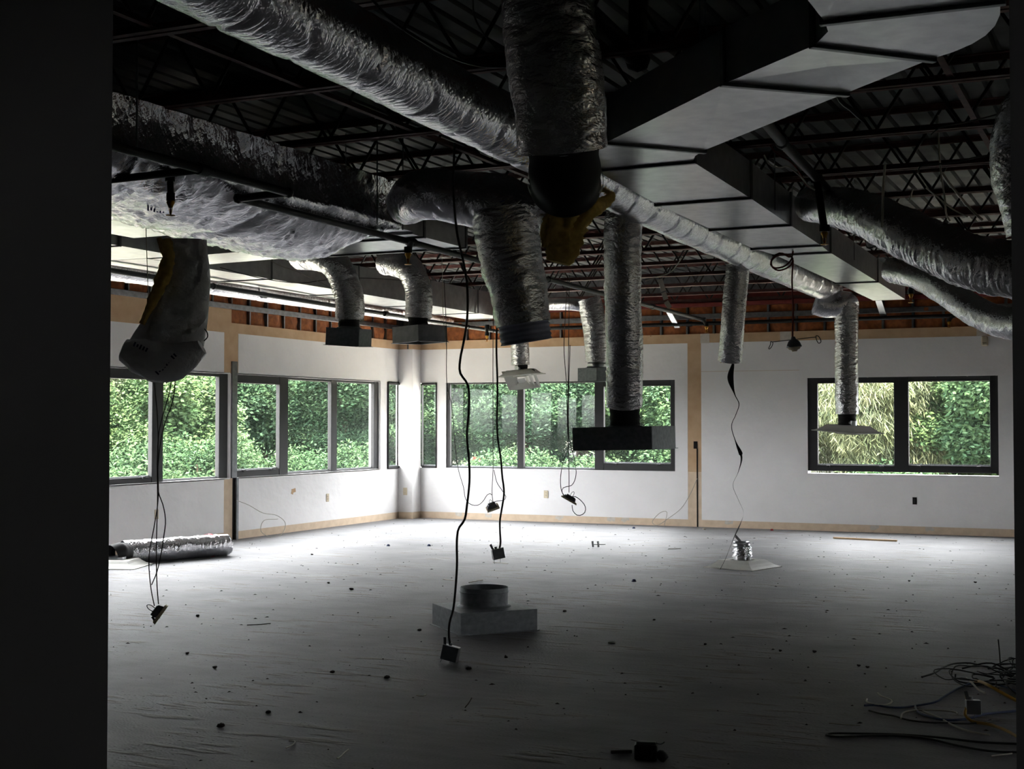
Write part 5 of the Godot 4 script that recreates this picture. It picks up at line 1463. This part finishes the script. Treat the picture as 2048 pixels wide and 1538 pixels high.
	var sp = Vector3(-2.018, 0.025, -6.055)
	lathe(sk, [Vector2(0, -0.026), Vector2(0.018, -0.025), Vector2(0.024, -0.01), Vector2(0.024, 0.012), Vector2(0.014, 0.026), Vector2(0, 0.026)], 16, Transform3D(Basis(Vector3(0, 0, 1), 0.9), sp))
	solo("lamp_socket", sk, M.cable_grey, "round dark lamp socket lying right of the steel box at the bottom edge", "socket")
	var stk = MB.new()
	bar(stk, Vector3(-2.282, 0.008, -6.097), Vector3(-2.196, 0.008, -6.148), 0.016, 0.014, 0.002)
	solo("wood_stick", stk, M.crumb, "short dark stick left of the steel box at the bottom edge", "stick")

	# strips and scraps on the floor
	var lath = MB.new()
	bar(lath, Vector3(-3.773, 0.012, -18.551), Vector3(-2.927, 0.012, -18.426), 0.035, 0.02, 0.003)
	solo("wood_lath", lath, M.pale_wood, "long pale wooden lath on the bright floor under the far right window", "lath")
	var brk = thing("metal_bracket", "small pale bent bracket lying on the bright floor in mid distance", "bracket", Vector3(-6.346, 0, -16.483))
	var bq = MB.new()
	bq.box(Vector3(-6.31, 0.006, -16.424), Vector3(0.17, 0.008, 0.08), Basis(Vector3.UP, 0.5), 0.002)
	part(brk, "flat_plate", bq, M.dull_metal)
	for px in [1189, 1193]:
		var b2 = MB.new()
		b2.box(Vector3(-6.205, 0.04, -16.047) + Vector3(0.018 * (px - 1191), 0, 0), Vector3(0.012, 0.075, 0.04), Basis(Vector3(0, 0, 1), 0.12), 0.002)
		part(brk, "upright_tab", b2, M.dull_metal)
	var scraps = [
		[[Vector3(-6.298, 0.006, -12.121), Vector3(-6.141, 0.006, -12.051)], 0.008, "thin white splinter behind the galvanized floor box at its left"],
		[[Vector3(-5.917, 0.01, -11.93), Vector3(-5.904, 0.012, -12.055), Vector3(-5.899, 0.008, -12.19)], 0.01, "white scrap just behind the collar of the galvanized floor box"],
		[[Vector3(-6.565, 0.005, -13.833), Vector3(-6.345, 0.005, -13.754)], 0.007, "white sliver on the floor beneath the farther dangling box"],
		[[Vector3(-3.715, 0.006, -5.538), Vector3(-3.718, 0.008, -5.594), Vector3(-3.746, 0.008, -5.661), Vector3(-3.789, 0.006, -5.674)], 0.006, "left one of two bent white wire ends near the bottom"],
		[[Vector3(-3.429, 0.006, -5.635), Vector3(-3.404, 0.01, -5.553), Vector3(-3.389, 0.006, -5.494), Vector3(-3.386, 0.006, -5.464)], 0.006, "right one of two bent white wire ends near the bottom"],
		[[Vector3(-1.485, 0.006, -7.157), Vector3(-1.403, 0.006, -7.156), Vector3(-1.329, 0.006, -7.164)], 0.005, "straight pale stick left of the cable heap"],
		[[Vector3(-0.657, 0.006, -6.765), Vector3(-0.573, 0.006, -6.857)], 0.006, "short pale stick in the lower right corner"],
		[[Vector3(-5.29, 0.006, -16.13), Vector3(-5.166, 0.006, -16.26)], 0.006, "thin twig on the bright floor right of the pale bracket"],
		[[Vector3(-3.358, 0.006, -6.723), Vector3(-3.354, 0.02, -6.751), Vector3(-3.409, 0.02, -6.906)], 0.005, "thin grey twig standing out below the hanging steel box"],
		[[Vector3(-6.231, 0.006, -8.754), Vector3(-6.158, 0.008, -8.801), Vector3(-6.113, 0.006, -8.894)], 0.006, "forked brown twig on the floor at left centre"],
		[[Vector3(-3.755, 0.006, -6.903), Vector3(-3.707, 0.01, -6.886), Vector3(-3.719, 0.006, -6.95)], 0.006, "white curl of scrap below the hanging steel box at left"],
		[[Vector3(-3.434, 0.004, -9.129), Vector3(-3.377, 0.006, -9.117)], 0.009, "pale yellowish scrap on the floor at centre right"]]
	for s in scraps:
		var mb = MB.new()
		tube(mb, s[0], s[1] * 0.6, 6, 0.02)
		solo("scrap", mb, M.cable_white if s[2].contains("white") or s[2].contains("pale") else M.crumb, s[2], "scrap")
	var caps = [[-8.63, -15.12, "cable_blue", "dark blue cap on the floor left of the long hanging cable"], [-8.17, -15.34, "cable_blue", "dark blue cap on the floor between the corner column and the long cable"], [-4.53, -12.75, "cable_blue", "dark blue cap alone on the floor left of the floor diffuser"], [-6.79, -19.11, "cable_blue", "tiny dark cap near the foot of the back wall left of its gap"], [-4.86, -19.58, "red_tape", "small red cap at the foot of the back wall"], [-5.8, -19.35, "cable_white", "small pale cap at the foot of the back wall right of its gap"]]
	for c in caps:
		var mb = MB.new()
		lathe(mb, [Vector2(0, 0.024), Vector2(0.014, 0.023), Vector2(0.02, 0.012), Vector2(0.024, 0.0), Vector2(0, 0)], 12, Transform3D(Basis(), Vector3(c[0], 0, c[1])))
		solo("bottle_cap", mb, M[c[2]], c[3], "cap")
	var crumbs = [[-6.68, -11.02, 1.6], [-7.15, -11.37, 1.2], [-6.89, -9.01, 1.3], [-4.91, -9.07, 1.2], [-3.86, -7.78, 1.4], [-3.83, -8.27, 0.9], [-5.34, -7.16, 1.2], [-5.84, -7.53, 1.0], [-4.26, -6.18, 1.1], [-2.25, -9.28, 1.0], [-2.03, -9.33, 1.2], [-1.66, -8.92, 1.0], [-1.6, -8.89, 1.0], [-4.58, -7.33, 1.2], [-4.18, -7.31, 1.4], [-4.32, -10.47, 1.2], [-3.5, -10.32, 0.9], [-2.79, -9.33, 1.0], [-4.28, -5.79, 1.6], [-1.49, -14.01, 1.2], [-8.86, -13.73, 1.2], [-2.09, -13.87, 1.0]]
	var proto = null
	for c in crumbs:
		var p = Vector3(c[0], 0, c[1])
		if proto == null:
			var mb = MB.new()
			var nn = noise(90, 1.0)
			var rr = []
			for i in 6:
				var row = PackedVector3Array()
				for j in 9:
					var th = TAU * j / 9.0
					var ph = PI * i / 5.0
					var r = 0.011 * (1.0 + 0.6 * nn.get_noise_3d(cos(th) * sin(ph) * 2.0, cos(ph) * 2.0, sin(th) * sin(ph) * 2.0))
					row.append(Vector3(cos(th) * sin(ph) * r * 1.3, (cos(ph) + 0.8) * r * 0.6, sin(th) * sin(ph) * r))
				rr.append(row)
			mb.grid(rr, true)
			proto = solo("crumb", mb, M.crumb, "small dark crumb of debris lying on the concrete floor", "debris", "dark crumbs on the floor")
			proto.position = p
			proto.scale = Vector3.ONE * c[2]
		else:
			var d = proto.duplicate()
			d.name = numbered("crumb")
			add_child(d)
			d.position = p
			d.scale = Vector3.ONE * c[2]
			d.rotation.y = c[0] * 0.7
	# grit nobody could count
	var gm = MB.new()
	for k in 900:
		var p = Vector3(rng.randf_range(-10.5, -0.2), 0, rng.randf_range(-19.5, -3.5))
		var s = rng.randf_range(0.003, 0.010)
		var an = rng.randf() * TAU
		var u = Vector3(cos(an), 0, sin(an)) * s * rng.randf_range(1.0, 2.5)
		var w = Vector3(-sin(an), 0, cos(an)) * s
		var t = p + Vector3.UP * s * 0.8
		gm.tri(p - u, t, p - w)
		gm.tri(p - w, t, p + u)
		gm.tri(p + u, t, p + w)
		gm.tri(p + w, t, p - u)
	tag(solo("grit", gm, M.crumb, "fine grit scattered all over the concrete floor", "grit"), "", "", "", "stuff")

# ---------- outdoors ----------
# one spray of leaves: folded blades round a twig, shared by all crowns of a kind
func leaf_spray(count: int, spread: float, length: float, width: float, droop: float, seed_: int) -> ArrayMesh:
	var rng = RandomNumberGenerator.new()
	rng.seed = seed_
	var mb = MB.new()
	for k in count:
		var a = Vector3(rng.randfn(), rng.randfn() * 0.7, rng.randfn()).normalized() * spread * pow(rng.randf(), 0.5)
		var d = Vector3(rng.randfn(), rng.randfn() * 0.5 - droop, rng.randfn()).normalized()
		var s = d.cross(Vector3(rng.randfn(), rng.randfn(), rng.randfn()).normalized()).normalized() * width * rng.randf_range(0.7, 1.2)
		var l = length * rng.randf_range(0.7, 1.3)
		var up = s.cross(d).normalized() * width * 0.25
		var m = a + d * l * 0.45
		mb.tri(a, m + s + up, a + d * l)
		mb.tri(a, a + d * l, m - s + up)
	return mb.mesh()

func crown(root: Node3D, spray: ArrayMesh, mat, centre: Vector3, size: Vector3, lumps: int, per: int, spread: float, scale_: float, seed_: int, droop = 0.0):
	var rng = RandomNumberGenerator.new()
	rng.seed = seed_
	var xs = []
	for k in lumps:
		var d = Vector3(rng.randfn(), rng.randfn(), rng.randfn()).normalized()
		var c = centre + d * size * pow(rng.randf(), 0.35) * 0.85
		for i in per:
			var e = Vector3(rng.randfn(), rng.randfn(), rng.randfn()).normalized() * pow(rng.randf(), 0.35) * spread
			e.y *= 0.55
			if droop > 0.0:
				e.y = -abs(e.y) * (1.0 + droop * 3.0) * rng.randf()
				e.x *= 0.55
				e.z *= 0.55
			var b = Basis(Vector3.UP, rng.randf() * TAU).scaled(Vector3.ONE * scale_ * rng.randf_range(0.7, 1.3))
			if droop <= 0.0:
				b = Basis(Vector3(1, 0, 0), rng.randf_range(-0.7, 0.7)) * b
			xs.append(Transform3D(b, c + e - root.position))
	var mm = MultiMesh.new()
	mm.transform_format = MultiMesh.TRANSFORM_3D
	mm.use_colors = true
	mm.mesh = spray
	mm.instance_count = xs.size()
	for i in xs.size():
		mm.set_instance_transform(i, xs[i])
		var g = rng.randf_range(0.75, 1.25)
		mm.set_instance_color(i, Color(g * rng.randf_range(0.9, 1.1), g, g * rng.randf_range(0.85, 1.1)))
	var o = MultiMeshInstance3D.new()
	o.name = "foliage"
	o.multimesh = mm
	o.material_override = mat
	o.set_meta("kind", "stuff")
	root.add_child(o, true)

func leaf_material(called, color: Color) -> StandardMaterial3D:
	var m = plain(called, color, 0.8)
	m.metallic_specular = 0.12
	m.backlight = Color(0.36, 0.42, 0.22)
	m.vertex_color_use_as_albedo = true
	m.cull_mode = BaseMaterial3D.CULL_DISABLED
	return m

func trunk(root: Node3D, foot: Vector3, h: float, r: float, seed_: int, mat):
	var rng = RandomNumberGenerator.new()
	rng.seed = seed_
	var mb = MB.new()
	var top = foot + Vector3(rng.randf_range(-0.4, 0.4), h, rng.randf_range(-0.4, 0.4))
	var mid = foot.lerp(top, 0.5) + Vector3(rng.randf_range(-0.2, 0.2), 0, rng.randf_range(-0.2, 0.2))
	sweep(mb, spline([foot, mid, top], 0.3), 10, func(_s, _th, t): return r * (1.15 - 0.85 * t), true, r)
	part(root, "trunk", mb, mat)
	var br = MB.new()
	for k in 6:
		var t = rng.randf_range(0.35, 0.9)
		var a = foot.lerp(top, t)
		var an = rng.randf() * TAU
		sweep(br, spline([a, a + Vector3(cos(an), 0.5, sin(an)) * h * 0.12, a + Vector3(cos(an), 0.7, sin(an)) * h * 0.24], 0.3), 6, func(_s, _th, q): return r * 0.35 * (1.0 - 0.8 * q), true, r * 0.3)
	part(root, "branches", br, mat)

func build_outdoors():
	plain("bark", Color(0.24, 0.19, 0.15), 0.9)
	plain("soil", Color(0.42, 0.36, 0.28), 0.95)
	mottled("grass_ground", Color(0.12, 0.14, 0.08), Color(0.22, 0.22, 0.14), 0.95, 0.0, 0.02, 0.12, 5, 70)
	mottled("paving", Color(0.68, 0.67, 0.64), Color(0.76, 0.75, 0.72), 0.9, 0.0, 0.02, 0.2, 4, 71)
	# ground: a paved strip along the building, then a bank that rises into the trees
	var gr = struct("ground")
	var rows = []
	var gn = noise(80, 0.08)
	for i in 41:
		var row = PackedVector3Array()
		for j in 41:
			var x = -75.0 + j * 3.0
			var z = -75.0 + i * 3.0
			var d = max(-15.0 - x, -24.0 - z)
			row.append(Vector3(x, -0.35 + 1.2 * smoothstep(0.0, 30.0, d) + (0.5 * gn.get_noise_2d(x, z) if d > 0.0 else 0.0), z))
		rows.append(row)
	var g = MB.new()
	g.grid(rows, false)
	part(gr, "bank", g, M.grass_ground)
	slab(gr, "paved_strip", -15.2, 6.0, -0.5, -0.27, -24.2, 12.0, M.paving)
	slab(gr, "outer_wall", -11.3, 5.5, -0.7, -0.1, -20.2, 3.4, M.paving)

	var maple = leaf_material("maple_leaf", Color(0.20, 0.28, 0.195))
	var light = leaf_material("light_leaf", Color(0.24, 0.315, 0.205))
	var dark = leaf_material("dark_leaf", Color(0.165, 0.235, 0.17))
	var willow = leaf_material("willow_leaf", Color(0.35, 0.38, 0.29))
	var s_broad = leaf_spray(34, 0.25, 0.10, 0.026, 0.2, 1)
	var s_fine = leaf_spray(44, 0.25, 0.085, 0.018, 0.1, 2)
	var s_droop = leaf_spray(36, 0.24, 0.17, 0.010, 1.8, 3)
	var trees = [
		# x, z, ground, crown height, half width, kind, label
		[-19.0, -13.5, 3.2, 2.6, "maple", "broad green maple crown filling the leftmost window"],
		[-18.5, -18.5, 3.0, 2.4, "light", "light green tree outside the left windows"],
		[-21.5, -22.5, 3.4, 2.8, "willow", "pale drooping willow between the left windows"],
		[-17.8, -21.8, 2.2, 1.9, "light", "bushy green tree right of the willow outside the left wall"],
		[-20.5, -27.0, 2.9, 2.8, "dark", "dark leafy tree seen through the right part of the left window"],
		[-16.8, -27.2, 3.2, 1.7, "droop", "feathery green conifer outside the corner window slits"],
		[-15.4, -30.0, 3.0, 1.6, "droop", "ivy-green conifer behind the back left window"],
		[-12.6, -28.5, 3.0, 1.5, "droop", "drooping conifer in the middle of the back left window"],
		[-10.2, -30.5, 3.0, 2.2, "light", "yellow-green tree in the back middle window pane"],
		[-7.9, -27.0, 2.6, 1.9, "maple", "bright maple behind the thick hanging duct's box"],
		[-4.9, -27.5, 3.0, 2.0, "willow", "pale fine-leaved tree in the left pane of the far right window"],
		[-3.6, -28.8, 3.4, 2.2, "light", "leafy green tree in the left pane of the far right window"],
		[-1.4, -27.2, 3.2, 2.2, "maple", "dense maple in the right pane of the far right window"],
		[3.0, -28.0, 3.2, 2.6, "maple", "maple beyond the right end of the back wall"],
		[-27.5, -19.0, 2.9, 4.0, "dark", "tall dark tree standing behind the maples at left"],
		[-28.0, -28.0, 3.0, 4.2, "dark", "tall dark tree standing behind the willow"],
		[-23.5, -34.0, 3.0, 3.8, "dark", "tall dark tree beyond the room corner"],
		[-17.5, -37.0, 3.0, 3.4, "dark", "tall dark tree far behind the back left window"],
		[-11.5, -38.0, 2.9, 3.4, "maple", "far green tree behind the back middle window"],
		[-5.5, -37.0, 3.0, 3.8, "dark", "far dark tree between the two back windows"],
		[0.5, -36.5, 3.0, 3.8, "dark", "far dark tree behind the far right window"],
		[-16.3, -41.0, 3.0, 3.0, "dark", "dark tree far behind the wide middle pane of the back window"],
		[-18.5, -43.2, 3.0, 3.0, "dark", "dark tree far behind the joint of the back left panes"],
		[-18.4, -32.3, 3.0, 3.0, "dark", "dark tree seen through the narrow slit left of the column"],
		[-19.7, -32.8, 3.0, 3.0, "dark", "dark tree far behind the last pane of the left window"],
		[-8.2, -44.6, 3.0, 3.0, "dark", "dark tree far behind the left pane of the far right window"],
		[-24.0, -11.0, 2.7, 3.4, "dark", "dark tree beyond the left edge of the view"]]
	var k = 0
	for t in trees:
		var foot = Vector3(t[0], ground_at(t[0], t[1], gn), t[1])
		var o = thing("tree", t[5], "tree", foot)
		var h = t[2]
		var hw = t[3]
		trunk(o, foot, h * 1.25, 0.10 + 0.03 * hw, 200 + k, M.bark)
		var c = foot + Vector3(0, h * 0.80, 0)
		match t[4]:
			"maple":
				crown(o, s_broad, maple, c, Vector3(hw, h * 0.75, hw), 30, 150, 0.55, 1.0, 300 + k)
			"light":
				crown(o, s_broad, light, c, Vector3(hw, h * 0.75, hw), 30, 150, 0.52, 0.85, 300 + k)
			"dark":
				crown(o, s_broad, dark, c, Vector3(hw, h * 0.75, hw), 36, 120, 0.8, 1.0, 300 + k)
			"willow":
				crown(o, s_droop, willow, c + Vector3(0, 0.5, 0), Vector3(hw, h * 0.55, hw), 50, 60, 0.8, 1.0, 300 + k, 1.0)
			"droop":
				crown(o, s_fine, dark if k % 2 else maple, c, Vector3(hw, h * 0.8, hw), 44, 50, 0.7, 1.0, 300 + k, 0.35)
		k += 1
	# low shrubs along the foot of the windows
	var shrubs = [[-15.6, -14.6, 1.0, "low light shrub outside the leftmost window"], [-15.4, -17.6, 1.0, "low shrub outside the left window's first pane"], [-15.5, -20.4, 1.1, "low rounded shrub outside the left window's last pane"], [-14.8, -23.6, 1.0, "low shrub outside the room corner"], [-11.8, -25.2, 0.9, "low shrub outside the back left window"], [-9.4, -25.4, 0.9, "low shrub outside the back middle pane"], [-4.0, -24.6, 0.8, "low shrub outside the far right window"]]
	for s in shrubs:
		var foot = Vector3(s[0], ground_at(s[0], s[1], gn), s[1])
		var o = thing("shrub", s[3], "shrub", foot)
		var st = MB.new()
		for q in 5:
			rod(st, foot, foot + Vector3(cos(q * 1.3) * 0.3, s[2], sin(q * 1.3) * 0.3), 0.02, 6)
		part(o, "stems", st, M.bark)
		crown(o, s_fine, maple, foot + Vector3(0, s[2] * 0.75, 0), Vector3(1.2, s[2] * 0.6, 1.2), 22, 36, 0.5, 1.0, 500 + int(s[2] * 10) + int(s[0]))

	# things lying on the bank behind the back left window
	var tp = MB.new()
	var a = Vector3(-13.305, 0.736, -30.241)
	for q in 5:
		var p0 = a + Vector3(cos(q * TAU / 5), 0, sin(q * TAU / 5)) * 0.26
		var p1 = a + Vector3(cos((q + 1) * TAU / 5), 0, sin((q + 1) * TAU / 5)) * 0.26
		tp.tri(p0, a + Vector3.UP * 0.16, p1)
		tp.quad(p0, p1, p1 - Vector3.UP * 1.0, p0 - Vector3.UP * 1.0)
	solo("boulder", tp, M.plaster, "pale grey pointed boulder in the bushes behind the middle back pane", "boulder")
	var bd = MB.new()
	bar(bd, Vector3(-14.181, 0.714, -28.741), Vector3(-13.822, 0.667, -28.906), 0.03, 0.09)
	bar(bd, Vector3(-14.139, 0.667, -28.761), Vector3(-14.139, 0.667, -28.761) - Vector3.UP * 0.8, 0.04, 0.04)
	bar(bd, Vector3(-13.865, 0.644, -28.888), Vector3(-13.865, 0.644, -28.888) - Vector3.UP * 0.8, 0.04, 0.04)
	solo("barrier_board", bd, M.red_tape, "red barrier board in the bushes behind the back left window pane", "barrier")

func ground_at(x: float, z: float, gn) -> float:
	var d = max(-15.0 - x, -24.0 - z)
	return -0.4 + 1.2 * smoothstep(0.0, 30.0, d) + (0.5 * gn.get_noise_2d(x, z) if d > 0.0 else 0.0)
